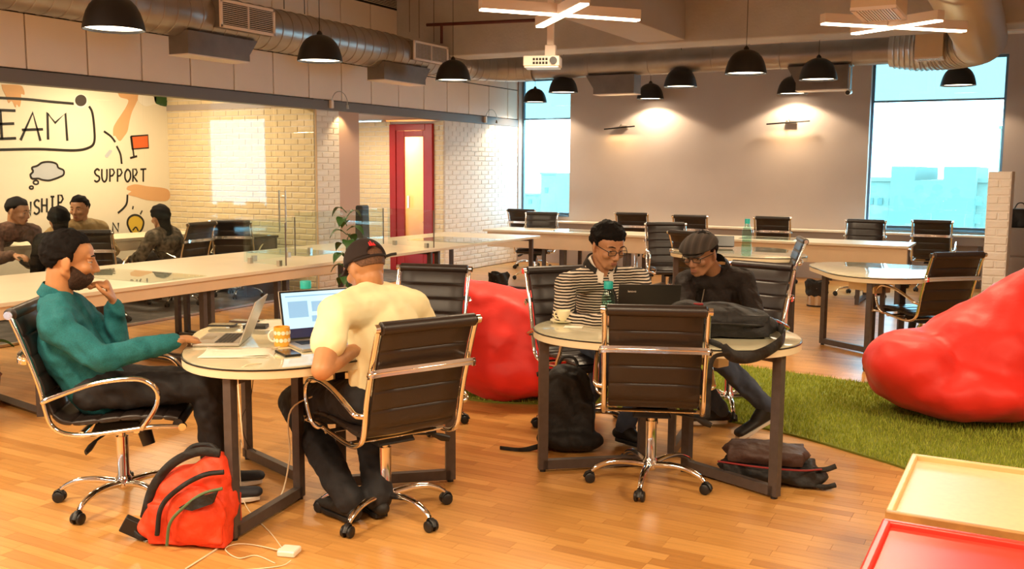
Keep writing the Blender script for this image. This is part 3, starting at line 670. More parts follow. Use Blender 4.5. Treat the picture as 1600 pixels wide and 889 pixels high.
# meeting room and alcove ceiling lights
for i,(x,y,e) in enumerate([(-9.6,5.4,50),(-9.6,8.3,50),(-9.2,11.6,22),(-9.0,13.6,30)]):
    z=2.90 if i<2 else 2.38
    t=tag(MB().box((0,0,0),(.16,.16,.02)).build('downlight',emis('downlight_glow',(1,.75,.45),4),loc=(x,y,z)),['square ceiling downlight at the near end of the meeting room','square ceiling downlight at the far end of the meeting room','square ceiling downlight in the alcove','square ceiling downlight in the room behind the red door'][i],'ceiling light')
    l=bpy.data.lights.new('downlight_glow','AREA'); l.size=.5; l.energy=e; l.color=(1,.76,.48); lo=bpy.data.objects.new('downlight_glow',l); COL.objects.link(lo); lo.location=(x,y,z-.03)

# ================================================================== CHAIRS
PROF=[(.315,.432),(.30,.455),(.24,.468),(.10,.474),(-.05,.462),(-.15,.455),(-.215,.468),(-.255,.515),(-.275,.58),(-.305,.69),(-.335,.79),(-.365,.88),(-.395,.955)]
def prof():
    return bez([(0,y,z) for y,z in PROF],8)
def sling(s0,s1,wd,P,rib=.095,phase=0.0,thick=.013):
    D=[0]
    for i in range(1,len(P)): D.append(D[-1]+(P[i]-P[i-1]).length)
    tot=D[-1]; rings=[]; a0,a1=s0*tot,s1*tot; st=rib/14
    ss=sorted({round(a0,5),round(a1,5)}|{round(phase+k*st,5) for k in range(-200,400) if a0+.002<phase+k*st<a1-.002})
    xs=[-1,-.97,-.5,0,.5,.97,1]
    for s in ss:
        i=max(0,min(len(P)-2,next((j for j in range(len(D)-1) if D[j+1]>=s),len(D)-2))); f=(s-D[i])/(D[i+1]-D[i]); p=P[i].lerp(P[i+1],f); t=(P[i+1]-P[i]).normalized()
        nrm=Vector((0,-t.z,t.y)); nrm=-nrm if nrm.z<0 or nrm.y>0 and False else nrm
        a=abs(math.sin(PI*(s-phase)/rib))**.22; th=thick*(.38+.62*a)
        up=[p+Vector((x*wd/2,0,0))+nrm*(th if abs(x)<.99 else th*.4) for x in xs]; dn=[p+Vector((x*wd/2,0,0))-nrm*(th if abs(x)<.99 else th*.4) for x in reversed(xs)]
        rings.append(up+dn)
    return MB().loft(rings)
def make_chair():
    t=thing('office_chair','x','office chair',(0,0,0),group='black ribbed leather office chairs')
    P=prof(); wd=.445
    sling(.03,.43,wd,P).build('seat','leather',t,smooth=70)
    bk=sling(.43,.985,wd,P,phase=.02)
    bk.build('backrest','leather',t,smooth=70)
    MB().tube([(-.235,-.398,.962),(-.23,-.398,.962),(.23,-.398,.962),(.235,-.398,.962)],[.020,.029,.029,.020],16).build('top_roll','leather',t,smooth=50)
    MB().tube([(-.225,.30,.436),(.225,.30,.436)],.024,14).build('front_roll','leather',t,smooth=50)
    fp=[(.325,.428),(.20,.432),(.05,.418),(-.10,.405),(-.19,.415),(-.245,.455),(-.268,.53),(-.285,.62),(-.32,.74),(-.36,.86),(-.398,.962)]
    for s in (-1,1):
        f=MB().tube(bez([(s*.243,y,z) for y,z in fp],6),.013,10,side=(1,0,0),rb=.011); o=f.build('side_frame','chrome',t,smooth=60)
        for bx_,by_,bz_,br_ in ((s*.252,.325,.430,.018),(s*.252,-.398,.962,.019)): MB().lathe([(.001,-.010),(br_,-.010),(br_,.010),(.001,.010)],(bx_,by_,bz_),16,(1,0,0)).build('frame_bolt','chrome',o,smooth=40)
        ap=[(s*.25,-.272,.565),(s*.285,-.262,.575),(s*.288,-.20,.60),(s*.288,-.05,.650),(s*.288,.08,.668),(s*.288,.17,.660),(s*.288,.225,.61),(s*.288,.22,.54),(s*.288,.17,.46),(s*.27,.15,.432),(s*.245,.148,.430)]
        MB().tube(bez(ap,6),.0125,10,rb=.0105).build('armrest','chrome',t,smooth=60)
    cb=bez([(-.262,-.335,.755),(-.262,-.362,.765),(-.20,-.378,.772),(0,-.388,.774),(.20,-.378,.772),(.262,-.362,.765),(.262,-.335,.755)],6)
    MB().tube(cb,.006,10,side=(0,0,1),rb=.006).build('cross_bar_core','chrome',t,smooth=60)
    b=MB()
    rings=[]
    for i,p in enumerate(cb):
        rings.append([p+Vector((0,dy,dz)) for dy,dz in ((-.006,-.017),(.004,-.013),(.006,.013),(-.004,.017))])
    b.loft(rings); b.build('cross_bar','chrome',t,smooth=40,bevel=.003)
    for y in (.12,-.12): MB().tube([(-.243,y,.412),(.243,y,.412)],.010,8,rb=.014).build('seat_bar','chrome',t,smooth=60)
    MB().box((0,.0,.395),(.20,.24,.05),taper=.8).build('mechanism','plastic',t,bevel=.008)
    MB().cyl((.0,.10,.37),(.01,.125,.285),.034,.030,18).build('tension_knob','plastic',t,smooth=40)
    MB().tube([(.06,-.02,.385),(.20,-.06,.372),(.235,-.07,.365)],.006,8).build('tilt_lever','plastic',t,smooth=60)
    MB().tube([(.22,-.065,.368),(.265,-.08,.35),(.30,-.09,.338)],[.010,.019,.014],10,rb=[.006,.009,.006]).build('lever_paddle','plastic',t,smooth=60)
    MB().lathe([(.001,.385),(.030,.385),(.030,.355),(.019,.35),(.019,.335),(.030,.33),(.028,.14),(.034,.13),(.042,.115),(.042,.085),(.028,.07),(.001,.065)],n=22).build('gas_column','chrome',t,smooth=40)
    lp=bez([(0,.03,.100),(0,.12,.112),(0,.21,.108),(0,.275,.085),(0,.305,.062)],5)
    lm=MB().tube(lp,[.021-.009*i/(len(lp)-1) for i in range(len(lp))],10,side=(1,0,0),rb=[.018-.007*i/(len(lp)-1) for i in range(len(lp))])
    cm=MB()
    for s in (-1,1): cm.lathe([(.001,-.010),(.020,-.010),(.0265,-.006),(.0265,.006),(.020,.010),(.001,.010)],(s*.017,.315,.0265),18,(1,0,0))
    cm.tube([(0,.293,.035),(0,.300,.053),(0,.318,.060),(0,.335,.050),(0,.345,.030)],.014,8,side=(1,0,0),rb=.006); cm.cyl((0,.305,.03),(0,.305,.075),.007,n=8)
    l0=lm.build('base_leg','chrome',t,smooth=60); c0=cm.build('caster','plastic',t,smooth=50)
    for k in range(5):
        a=k*2*PI/5+.3
        if k==0: l,c=l0,c0
        else:
            l=l0.copy(); c=c0.copy(); COL.objects.link(l); COL.objects.link(c); l.parent=t; c.parent=t
        l.rotation_euler=(0,0,a); c.rotation_euler=(0,0,a); l['star']=a; c['star']=a
    return t
chair0=make_chair(); used=[0]
def chair(hub, yaw, label, star=0.0, sc=1.0, group=None):
    """yaw = direction the chair faces, degrees from +x; star = extra turn of the wheel base, degrees"""
    rz=math.radians(yaw-90)
    if not used[0]: o=chair0; o.location=(hub[0],hub[1],0); o.rotation_euler=(0,0,rz); o['label']=label; used[0]=1
    else: o=dup(chair0,(hub[0],hub[1],0),rz,label)
    for ch in o.children:
        if 'star' in ch.keys(): ch.rotation_euler=(0,0,ch['star']+math.radians(star))
    o.scale=(sc,sc,sc); return o
C1=(-3.825,3.096); C2=(-2.62,3.579); C3=(-1.704,4.65); C4=(-2.46,5.50); C5=(-1.78,6.35)
chair(C3,112,'empty black ribbed chair seen from behind at the middle round table',star=8)
chair(C1,38,'black ribbed chair under the man in the teal shirt',star=10)
chair(C2,155,'black ribbed chair under the man in the cream t-shirt and cap',star=30)
chair(C4,-38,'black ribbed chair behind the man in the striped sweater',star=20)
chair(C5,-105,'black ribbed chair behind the man in the flat cap',star=20)
chair((-3.42,5.0),-75,'black ribbed chair half hidden behind the capped man in the cream t-shirt',star=20)
p=Zp(1436,553,.09); chair((p.x,p.y),134,'black ribbed chair at the round table right of the bins, before the red bean bag',star=15)
CHAIRS=[(1254,366,.965,200,'black chair side-on at the right end of the rear round table'),(1040,340,.965,300,'chair with blue window sheen left of the rear round table'),(1070,368,.965,62,'black chair peeping out behind the flat cap at the rear round table'),
 (1078,335,.965,98,'black chair at the window ledge just left of the flat cap'),(1207,335,.965,97,'black chair at the window ledge behind the aqua bottle'),(987,330,.965,100,'black chair at the window ledge behind the striped man'),
 (814,324,.965,92,'leftmost black chair at the window ledge by the brick wall'),(847,330,.965,285,'black chair facing the room behind the left end of the rear desk'),(1457,342,.965,92,'dark blue chair facing the right window beyond the rear desk end'),(1353,343,.965,275,'black chair facing the room behind the right end of the rear desk')]
for px,py,z,yw,lab in CHAIRS:
    D={1254:9.3,1040:11.9,1070:10.2,1078:13.9,1207:13.6,987:14.6,814:15.6,847:14.6,1457:12.9,1353:12.9}[px]
    p=Dp(px,py,D); a=math.radians(yw); chair((p.x+.398*math.cos(a),p.y+.398*math.sin(a)),yw,lab,star=(px*7)%60)

# ================================================================== TABLES AND DESKS
def tri_r(a,rr=(.665,.085)): return rr[0]+rr[1]*math.cos(3*a)
def round_table(c,ang,label,rleg=.70,k=1.0):
    """lobed three-legged table: back-painted glass on a cream top, three U frames meeting near the middle"""
    t=thing('round_table',label,'table',(c[0],c[1],0),math.radians(ang),'lobed round tables with dark frames')
    def ring(z,g=0.0): return [Vector(((tri_r(a)+g)*k*math.cos(a),(tri_r(a)+g)*k*math.sin(a),z)) for a in np.linspace(0,2*PI,73)[:-1]]
    MB().loft([ring(.728,-.004),ring(.730),ring(.764),ring(.766,-.002)]).build('table_top','desk_edge',t,smooth=40)
    MB().loft([ring(.764,-.008),ring(.7645,.003),ring(.770,.003),ring(.7705,-.001)]).build('gasket','blackrim',t,smooth=40)
    MB().loft([ring(.7695,-.004),ring(.7755,-.004),ring(.776,-.007)]).build('glass_top','backglass',t,smooth=40)
    MB().lathe([(.001,.774),(.04,.774),(.04,.778),(.001,.778)],n=20).build('cable_hole','steel',t)
    for j in range(3):
        a=j*2*PI/3; R=Matrix.Rotation(a,3,'Z'); f=MB(); w=.038; h=.05
        f.box(R@Vector((rleg,0,.371)),(h,w,.714),R); f.box(R@Vector((.14,0,.371)),(h,w,.714),R)
        f.box(R@Vector(((rleg+.14)/2,0,.039)),(rleg-.14,w,h),R); f.box(R@Vector(((rleg+.14)/2,0,.708)),(rleg-.14,w,.04),R)
        o=f.build('leg_frame','leg',t); b=MB()
        for x in (rleg,.14): b.cyl(R@Vector((x,0,0)),R@Vector((x,0,.016)),.017,n=12)
        b.build('foot','plastic',o,smooth=40)
    bx=MB(); bx.box((.14,.10,.655),(.30,.09,.14)); bx.box((-.02,.14,.655),(.12,.2,.14)); bx.build('cable_box','desk_edge',t,bevel=.004)
    return t
T1=(-3.144,3.685); T2=(-1.727,4.973); T4=(-1.134,8.90); T3=(-2.72,10.05)
round_table(T1,41,'round glass-topped table between the teal shirt man and the cream t-shirt man')
round_table(T2,-21.4,'round glass-topped table carrying the black bag, cup and black laptop')
round_table(T4,147,'empty round glass-topped table at right beside the black chair and bin')
round_table(T3,-150,'rear round glass-topped table with the aqua bottle and tablet')

def uframe(par,x0,x1,y,z=.72,w=.04,bar=True):
    f=MB(); f.box((x0,y,z/2),(.05,w,z)); f.box((x1,y,z/2),(.05,w,z)); f.box(((x0+x1)/2,y,z-.02),(abs(x1-x0),w,.04))
    if bar: f.box(((x0+x1)/2,y,.04),(abs(x1-x0),w,.04))
    return f.build('leg_frame','leg',par)
def bench(label,x0,x1,y0,y1,frames,aprons=()):
    c=((x0+x1)/2,(y0+y1)/2); t=thing('long_desk',label,'desk',(c[0],c[1],0))
    b=MB(); b.mm((x0-c[0],y0-c[1],.72),(x1-c[0],y1-c[1],.75)); b.build('desk_top','desk',t,bevel=.004)
    for a in aprons: 
        q=MB(); q.mm((a[0]-c[0],a[1]-c[1],a[2]),(a[3]-c[0],a[4]-c[1],a[5])); q.build('front_panel','apron',t,bevel=.003)
    for f in frames: uframe(t,f[0]-c[0],f[1]-c[0],f[2]-c[1])
    return t
XD=-5.80
bench('long cream workbench running away from the left edge to the back',-7.27,XD,1.0,11.44,[(XD-.1,-7.15,y) for y in (5.61,5.69,6.48,6.59,8.93,9.08,11.36)],
   [(XD-.05,1.05,.635,XD-.02,7.2,.72),(-7.2,7.3,.55,-7.17,11.3,.72)])
bench('rear cream desk with a tan front panel facing the room',-7.15,-1.33,12.22,12.98,[],[(-7.1,12.27,.50,-1.35,12.30,.72)])
d=bpy.data.objects[[o.name for o in COL.objects if o.name.startswith('long_desk')][-1]]
for x in (-6.2,-5.9,-4.9,-4.6,-3.4,-3.1,-1.9,-1.45):
    f=MB(); cx=(-7.15-1.33)/2; f.box((x-cx,-.26,.358),(.05,.04,.716)); f.box((x-cx,.32,.358),(.05,.04,.716)); f.box((x-cx,.03,.04),(.046,.54,.04)); f.build('leg_frame','leg',d)
led=thing('window_ledge','long narrow white ledge desk under both windows','desk',(-3.8,14.98,0)); MB().mm((-3.45,-.13,.72),(3.25,.14,.75)).build('desk_top','white',led,bevel=.004); MB().mm((-3.45,-.10,.60),(3.25,-.08,.72)).build('front_panel','drawer',led)
for x in (-3.3,-2.2,-1.1,0,1.1,2.2,3.1): MB().box((x,-.05,.36),(.05,.05,.72)).build('leg','leg',led)
# side frame at the left picture edge
t=thing('low_frame_table','dark metal floor frame of a table at the left picture edge','table',(-5.4,3.9,0))
p=Zp(64,650,0); q=Zp(0,628,0); o0=Vector((-5.4,3.9,0)); f=MB(); u=(q-p).normalized(); far=p+u*1.1
f.tube([p-o0+Vector((0,0,.03)),far-o0+Vector((0,0,.03))],.03,4,side=(0,0,1)); f.tube([p-o0+Vector((0,0,.0)),p-o0+Vector((0,0,.73))],.03,4); f.tube([far-o0+Vector((0,0,.0)),far-o0+Vector((0,0,.73))],.03,4); f.build('leg_frame','leg',t)
# glass mats and glass dividers on the long bench
def mat_glass(label,x0,x1,y0,y1,z=.75): return tag(MB().box((0,0,0),(x1-x0,y1-y0,.008)).build('glass_mat','deskglass',bevel=.002,loc=((x0+x1)/2,(y0+y1)/2,z+.006)),label,'glass mat','glass mats on the desks')
mat_glass('square glass mat on the long workbench nearest the teal shirt man',-6.95,-5.84,5.04,5.60); mat_glass('square glass mat on the long workbench left of the cap',-7.15,-6.34,7.40,8.0); mat_glass('square glass mat on the far end of the long workbench',-6.78,-5.84,9.75,10.5)
mat_glass('glass mat on the rear desk near its left end',-6.1,-5.3,12.35,12.8); mat_glass('glass mat on the rear desk near its right end',-3.4,-2.7,12.35,12.8); mat_glass('glass mat on the window ledge under the right window',-2.0,-1.3,14.88,15.1); mat_glass('glass mat on the window ledge right of the small one under the right window',-1.1,-.6,14.88,15.1)
def divider(label,p0,p1,z0=.76,z1=1.14,clamps=(.15,.85)):
    p0,p1=Vector(p0),Vector(p1); c=(p0+p1)/2; u=p1-p0; L=u.length; R=Matrix.Rotation(math.atan2(u.y,u.x),3,'Z'); t=thing('glass_divider',label,'desk divider',(c.x,c.y,.75),group='glass dividers on the long workbench')
    MB().box((0,0,(z0+z1)/2-.75),(L,.010,z1-z0),R).build('glass_sheet','deskglass',t)
    MB().box(R@Vector((L/2+.003,0,(z0+z1)/2-.75)),(.006,.012,z1-z0),R).build('glass_edge','header',t)
    for k in clamps: MB().box(R@Vector(((k-.5)*L,0,.027)),(.045,.035,.054),R).build('clamp','steel',t,bevel=.004)
    return t
divider('glass divider across the workbench nearest the teal shirt man',(-6.42,6.62,0),(-5.84,6.53,0)); divider('glass divider along the middle of the workbench left of the cap',(-6.45,6.68,0),(-6.45,7.35,0))
divider('glass divider along the workbench right behind the cap',(-6.62,7.55,0),(-6.62,9.05,0),z1=1.17); divider('glass divider across the workbench above the far bench legs',(-6.6,9.12,0),(-5.83,8.90,0),z1=1.17)

# coffee tables at lower right
t=thing('tray_table','cream tray-top coffee table with an oak rim at lower right','coffee table',(.02,3.98,0),0)
x0,x1,y0,y1=-.42,.42,-.39,.39
MB().mm((x0,y0,.375),(x1,y1,.392)).build('table_top','wood_top',t)
for a,b_ in (((x0-.02,y0-.02,.365),(x1+.02,y0+.005,.415)),((x0-.02,y1-.005,.365),(x1+.02,y1+.02,.415)),((x0-.02,y0,.365),(x0+.005,y1,.415)),((x1-.005,y0,.365),(x1+.02,y1,.415))): MB().mm(a,b_).build('rim','woodedge' if a[1]==y0-.02 else 'wood',t,bevel=.006)
MB().mm((x0+.03,y0+.03,.335),(x1-.03,y1-.03,.372)).build('under_frame','wood',t,bevel=.004)
for sx in (-1,1):
    for sy in (-1,1): MB().loft([[Vector((sx*.31+dx*.028,sy*.27+dy*.03,.335)) for dx,dy in ((-1,-1),(1,-1),(1,1),(-1,1))],[Vector((sx*.34+dx*.02,sy*.33+dy*.02,0)) for dx,dy in ((-1,-1),(1,-1),(1,1),(-1,1))]]).build('leg','leg',t)
t=thing('red_table','glossy red tray-top coffee table cut by the bottom right corner','coffee table',(.02,2.95,0),0)
y0,y1=-.50,.50; x0=-.415
MB().mm((x0,y0,.385),(.42,y1,.405)).build('table_top','redtop',t)
for a,b_ in (((x0-.02,y0,.37),(x0+.012,y1,.425)),((x0-.02,y1-.012,.37),(.44,y1+.02,.425)),((.42,y0,.37),(.44,y1,.425))): MB().mm(a,b_).build('rim','redtop',t,bevel=.01)
for sx in (-1,1):
    for sy in (-1,1): MB().box((sx*.33,sy*.40,.19),(.05,.05,.38)).build('leg','leg',t)
# ================================================================== RUG, BEAN BAGS
RUG=[(-3.9,6.1),(-3.45,5.72),(-2.95,5.86),(-2.4,6.05),(-1.8,6.07),(-1.28,5.93),(-.83,5.70),(-.52,5.50),(-.30,5.1),(-.12,4.5),(.05,3.6),(.3,2.9),(1.6,2.9),(1.6,7.1),(.4,7.35),(-.2,7.5),(-1.16,7.70),(-2.03,7.84),(-3.0,7.9),(-3.7,7.4)]
def inpoly(x,y):
    c=False; n=len(RUG)
    for i in range(n):
        (x0,y0),(x1,y1)=RUG[i],RUG[i-1]
        if (y0>y)!=(y1>y) and x<(x1-x0)*(y-y0)/(y1-y0)+x0: c=not c
    return c
rg=[p.xy for p in bez([(x,y,0) for x,y in RUG]+[(*RUG[0],0)],4)[:-1]]
rug=thing('grass_rug','curved artificial grass rug under the red bean bags','rug',(-1.2,6.2,0))
MB().loft([[Vector((p[0]+1.2,p[1]-6.2,z)) for p in rg] for z in (.001,.012)]).build('backing','grass_base',rug)
PX=np.array([p[0] for p in rg]); PY=np.array([p[1] for p in rg])
def _blades():
    n=150000; X=rng.random(n)*4.9-4.0; Y=rng.random(n)*4.9+3.1; c=np.zeros(n,bool)
    for i in range(len(PX)):
        a0,b0,a1,b1=PX[i],PY[i],PX[i-1],PY[i-1]
        if b0==b1: continue
        c^=((b0>Y)!=(b1>Y))&(X<(a1-a0)*(Y-b0)/(b1-b0)+a0)
    X=X[c];Y=Y[c]; n=len(X); a=rng.random(n)*2*PI; h=.018+.014*rng.random(n); w=.0035; le=rng.random(n)*.014; a2=rng.random(n)*2*PI
    V=np.zeros((n,3,3)); bx=X+1.2; by=Y-6.2
    V[:,0]=np.stack([bx-np.cos(a)*w,by-np.sin(a)*w,np.full(n,.01)],1); V[:,1]=np.stack([bx+np.cos(a)*w,by+np.sin(a)*w,np.full(n,.01)],1); V[:,2]=np.stack([bx+np.cos(a2)*le,by+np.sin(a2)*le,.01+h],1)
    me=bpy.data.meshes.new('grass_blades'); me.vertices.add(3*n); me.vertices.foreach_set('co',V.reshape(-1)); me.loops.add(3*n); me.loops.foreach_set('vertex_index',np.arange(3*n,dtype=np.int32)); me.polygons.add(n); me.polygons.foreach_set('loop_start',np.arange(0,3*n,3,dtype=np.int32)); me.polygons.foreach_set('material_index',rng.integers(0,3,n).astype(np.int32))
    for g in GR: me.materials.append(g)
    me.update(); me.validate(); o=bpy.data.objects.new('grass_blades',me); COL.objects.link(o); o.parent=rug; o['kind']='stuff'
_blades()
def beanbag(label,loc,prims,rz=0,sc=1.0,seed=0):
    t=thing('bean_bag',label,'bean bag',(loc[0],loc[1],.012),rz,'red bean bags')
    b=MB()
    for q in prims:
        if len(q)==3: b.ell(q[0],q[1],Euler(q[2]).to_matrix(),24,16)
        else: b.limb(q[0],q[1],q[2],q[3],side=(0,1,0),n=22)
    o=b.build('bag','red_fab',t); remesh(o,.024,0); q=o.modifiers.new('soft','SMOOTH'); q.factor=.6; q.iterations=12
    tx=bpy.data.textures.new('folds','CLOUDS'); tx.noise_scale=.22; tx.noise_depth=1; d=o.modifiers.new('folds','DISPLACE'); d.texture=tx; d.strength=.045; d.mid_level=.5; d.texture_coords='LOCAL'
    s=o.modifiers.new('sub','SUBSURF'); s.levels=1; s.render_levels=1
    t.scale=(sc,sc,sc); return t
# the camera looks along +y here: x runs right in the picture
beanbag('big red bean bag chair on the grass rug at right',(-.40,6.92),
  [((.04,-.02,.20),(.56,.46,.20),(0,0,0)),((-.24,-.08,.30),(.32,.36,.22),(0,.20,0)),((.16,.10,.38),(.46,.42,.34),(0,-.4,0)),((.28,.10,.40),(.58,.14,.78),(.32,.40),(.24,.27)),((.58,.14,.80),(.62,.14,.88),(.22,.24),(.16,.18))],rz=.15,sc=1.10)
beanbag('red bean bag behind the man in the cream t-shirt and black cap',(-3.22,6.02),
  [((.02,0,.21),(.58,.44,.21),(0,0,0)),((-.10,0,.34),(-.60,.02,.66),(.42,.40),(.17,.18)),((.16,0,.32),(.42,.40,.26),(0,.35,0)),((.0,0,.42),(.40,.38,.28),(0,.45,0))],rz=.40,sc=1.08)

# ================================================================== BAGS ON THE FLOOR
t=thing('backpack','bright orange-red backpack leaning on the table leg at lower left','backpack',(-3.17,2.90,0),math.radians(22))
b=MB(); b.ell((.02,.02,.17),(.20,.10,.17)); b.limb((-.12,.0,.09),(.10,.02,.30),(.10,.09),(.09,.08),side=(0,1,0)); b.limb((.10,0,.10),(.13,.02,.34),(.11,.10),(.065,.06),side=(0,1,0)); b.box((.02,.01,.10),(.34,.20,.18)); b.ell((-.14,.0,.06),(.10,.09,.06)); remesh(b.build('body','orange',t),.010,6,(.018,.10))
b=MB(); b.ell((.07,-.085,.145),(.135,.05,.135),Euler((0,.25,0)).to_matrix()); b.box((.08,-.08,.10),(.22,.06,.14)); remesh(b.build('front_pocket','orange',t),.009,5,(.012,.08))
MB().tube(bez([(-.20,-.02,.10),(-.15,-.03,.24),(-.06,-.03,.35),(.05,-.02,.405),(.15,-.01,.40)],6),.020,8,rb=.012).build('main_zip','black_cloth',t,smooth=60)
MB().tube(bez([(-.10,-.105,.06),(-.07,-.115,.19),(.02,-.12,.28),(.12,-.11,.335),(.20,-.09,.345)],6),.011,8).build('front_zip','black_cloth',t,smooth=60)
MB().tube(bez([(-.04,-.14,.03),(-.02,-.145,.13),(.04,-.145,.20),(.12,-.135,.26),(.20,-.11,.28)],6),.007,8).build('pocket_zip','green_trim',t,smooth=60)
MB().loft([[Vector((x,-.148+dy,z)) for x,z in ((.02,.20),(.10,.245),(.19,.275),(.17,.225),(.08,.19))] for dy in (0,.02)]).build('pocket_opening','black_cloth',t)
MB().box((-.25,-.02,.055),(.10,.05,.07),Euler((0,.5,.3)).to_matrix()).build('strap_clip','plastic',t,bevel=.006); MB().tube(bez([(-.14,-.04,.04),(-.20,-.05,.02),(-.26,-.03,.05)],5),.014,6,rb=.004).build('strap','black_cloth',t)
MB().tube(bez([(-.06,.06,.35),(-.01,.08,.40),(.07,.08,.405),(.12,.07,.37)],6),.011,8).build('carry_handle','black_cloth',t,smooth=60)
t=thing('backpack','tall black backpack standing behind the left leg of the middle round table','backpack',(-2.35,5.0,0),math.radians(20))
b=MB(); b.ell((0,0,.24),(.17,.11,.24)); b.box((0,0,.16),(.32,.20,.28)); b.ell((0,0,.38),(.14,.09,.12)); b.ell((.02,-.05,.07),(.20,.12,.07)); remesh(b.build('body','black_cloth',t),.011,7,(.02,.1)); MB().tube(bez([(-.06,.03,.48),(-.03,.04,.53),(.03,.04,.53),(.06,.03,.48)],5),.009,8).build('carry_handle','black_cloth',t,smooth=60)
MB().tube(bez([(-.14,-.08,.03),(-.25,-.12,.008),(-.38,-.10,.006)],6),.016,6,rb=.004).build('strap','black_cloth',t)
t=thing('messenger_bag','dark brown leather bag lying flat beside the right leg of the middle table','bag',(-1.17,5.0,0),math.radians(12))
b=MB(); b.box((0,0,.06),(.46,.24,.09)); b.ell((0,0,.06),(.27,.15,.06)); b.ell((.20,-.02,.05),(.10,.11,.045)); remesh(b.build('lower_section','black_cloth',t),.010,6,(.02,.08))
b=MB(); b.box((-.02,0,.145),(.38,.22,.075)); b.ell((-.02,0,.15),(.23,.14,.055)); remesh(b.build('upper_section','brown_bag',t),.010,6,(.018,.08))
MB().tube(bez([(-.26,-.10,.105),(-.05,-.155,.11),(.15,-.15,.11),(.26,-.08,.105)],6),.005,8).build('zip','red_trim',t,smooth=60); MB().tube(bez([(.22,-.05,.09),(.28,-.06,.10),(.33,-.05,.12)],5),.014,8).build('side_strap','black_cloth',t,smooth=60); MB().tube(bez([(.2,-.1,.03),(.28,-.1,.02),(.33,-.08,.03)],5),.014,8).build('side_strap','black_cloth',t,smooth=60)
# strap of floor bag
tag(MB().tube(bez([(-1.62,4.90,.006),(-1.52,4.92,.006),(-1.42,4.86,.006),(-1.35,4.95,.006)],6),.025,6,rb=.003).build('bag_strap','black_cloth',smooth=60),'flat black strap lying on the floor under the middle round table','strap')

# black laptop bag on table 2
t=thing('laptop_bag','large flat black laptop bag lying on the middle round table','bag',(-1.40,4.86,.777),math.radians(26))
b=MB(); b.box((0,0,.065),(.42,.27,.11)); b.ell((-.05,0,.085),(.26,.17,.085)); b.ell((.19,0,.05),(.09,.13,.05)); b.ell((-.18,.0,.10),(.12,.14,.08)); remesh(b.build('body','black_cloth',t),.010,7,(.022,.12))
MB().tube(bez([(-.24,-.13,.07),(-.05,-.165,.085),(.14,-.15,.075),(.25,-.06,.06)],6),.007,8).build('zip','plastic',t,smooth=60)
TR=Matrix.Rotation(-math.radians(26),3,'Z'); LB=Vector((-1.40,4.86,.777)); tl=lambda p: TR@(p-LB)
st=bez([tl(q) for q in (Zp(1085,520,.80),Zp(1105,532,.787),Zp(1126,541,.785),Dp(1145,556,4.56),Dp(1172,558,4.55),Dp(1200,548,4.58),Dp(1223,530,4.68),Zp(1222,515,.80),Zp(1205,508,.80),Zp(1188,508,.84))],6)
MB().tube(st,[.018]*14+[.034]*(len(st)-26)+[.024]*12,8,side=(0,0,1),rb=.008).build('shoulder_strap','black_cloth',t,smooth=60)
MB().tube(bez([tl(q) for q in (Dp(1140,552,4.55),Dp(1114,560,4.57),Dp(1108,600,4.60),Dp(1106,652,4.64))],6),.014,6,side=(1,0,0),rb=.003).build('hanging_strap','black_cloth',t,smooth=60)
MB().box((-.14,-.05,.165),(.05,.02,.01)).build('red_tab','red_trim',t,bevel=.003)

# ================================================================== LAPTOPS, CUPS, BOTTLES, PAPERS
def laptop(name,label,loc,rz,body,lid,w=.31,d=.215,tilt=108,screen='screen_dark',z=.777):
    t=thing(name,label,'laptop',(loc[0],loc[1],z),rz)
    MB().box((0,0,.008),(w,d,.014)).build('base',body,t,bevel=.004)
    k=MB()
    for i in range(5):
        for j in range(13): k.box((-w*.40+w*.80*(j+.5)/13,-.005+.018*i,.0155),(w*.8/13-.0025,.0145,.002))
    o=k.build('keys','plastic',t); o['kind']='stuff'
    MB().box((0,-.068,.0152),(w*.33,.062,.001)).build('touchpad','steel',t)
    a=math.radians(tilt-90); R=Matrix.Rotation(-a,3,'X'); hy,hz=d/2,.012; h=d*.98
    up=R@Vector((0,0,1)); nb=R@Vector((0,-1,0))
    l=MB().box(Vector((0,hy,hz))+up*h/2,(w,.007,h),R).build('lid',lid,t,bevel=.002)
    MB().box(Vector((0,hy,hz))+up*h/2+nb*.0042,(w-.006,.001,h-.006),R).build('bezel','blackrim',l)
    MB().box(Vector((0,hy,hz))+up*(h/2+.004)+nb*.005,(w-.024,.001,h-.03),R).build('screen',screen,l)
    return t,R,Vector((0,hy,hz)),up,nb,h,l
M['screen_lit']=mat('lit_screen',(.02,.02,.02),.3,emit=((.55,.80,.95),.9))
M['screen_doc']=mat('lit_document',(.02,.02,.02),.3,emit=((.35,.60,.80),.7)); M['screen_dk']=mat('lit_dark_dock',(.01,.01,.03),.3,emit=((.01,.012,.05),.6))
# laptop of the teal shirt man: screen faces him (towards lower left)
pa,pb=Zp(318,545,.79),Zp(388,538,.79)
laptop('laptop','silver laptop with a keyboard used by the man in the teal shirt',(-3.47,3.42),math.radians(-57),'alu','alu',tilt=112,w=.32,d=.22)
# laptop of the cream t-shirt man: lit screen
t,R,o0,up,nb,h,lid=laptop('laptop','open laptop with a lit white screen in front of the capped man',(-2.96,3.60),math.radians(62),'alu','alu',tilt=105,w=.36,d=.25,screen='screen_lit')
for i,(x,y,w_,hh) in enumerate([(0,.215,.30,.006),(-.09,.15,.10,.08),(.06,.16,.16,.05),(.05,.10,.15,.03)]): MB().box(o0+up*y+nb*.0062+Vector((x,0,0)),(w_,.0006,hh),R).build('screen_content','screen_doc',lid)
MB().box(o0+up*.035+nb*.0062,(.335,.0006,.045),R).build('dock_bar','screen_dk',lid)
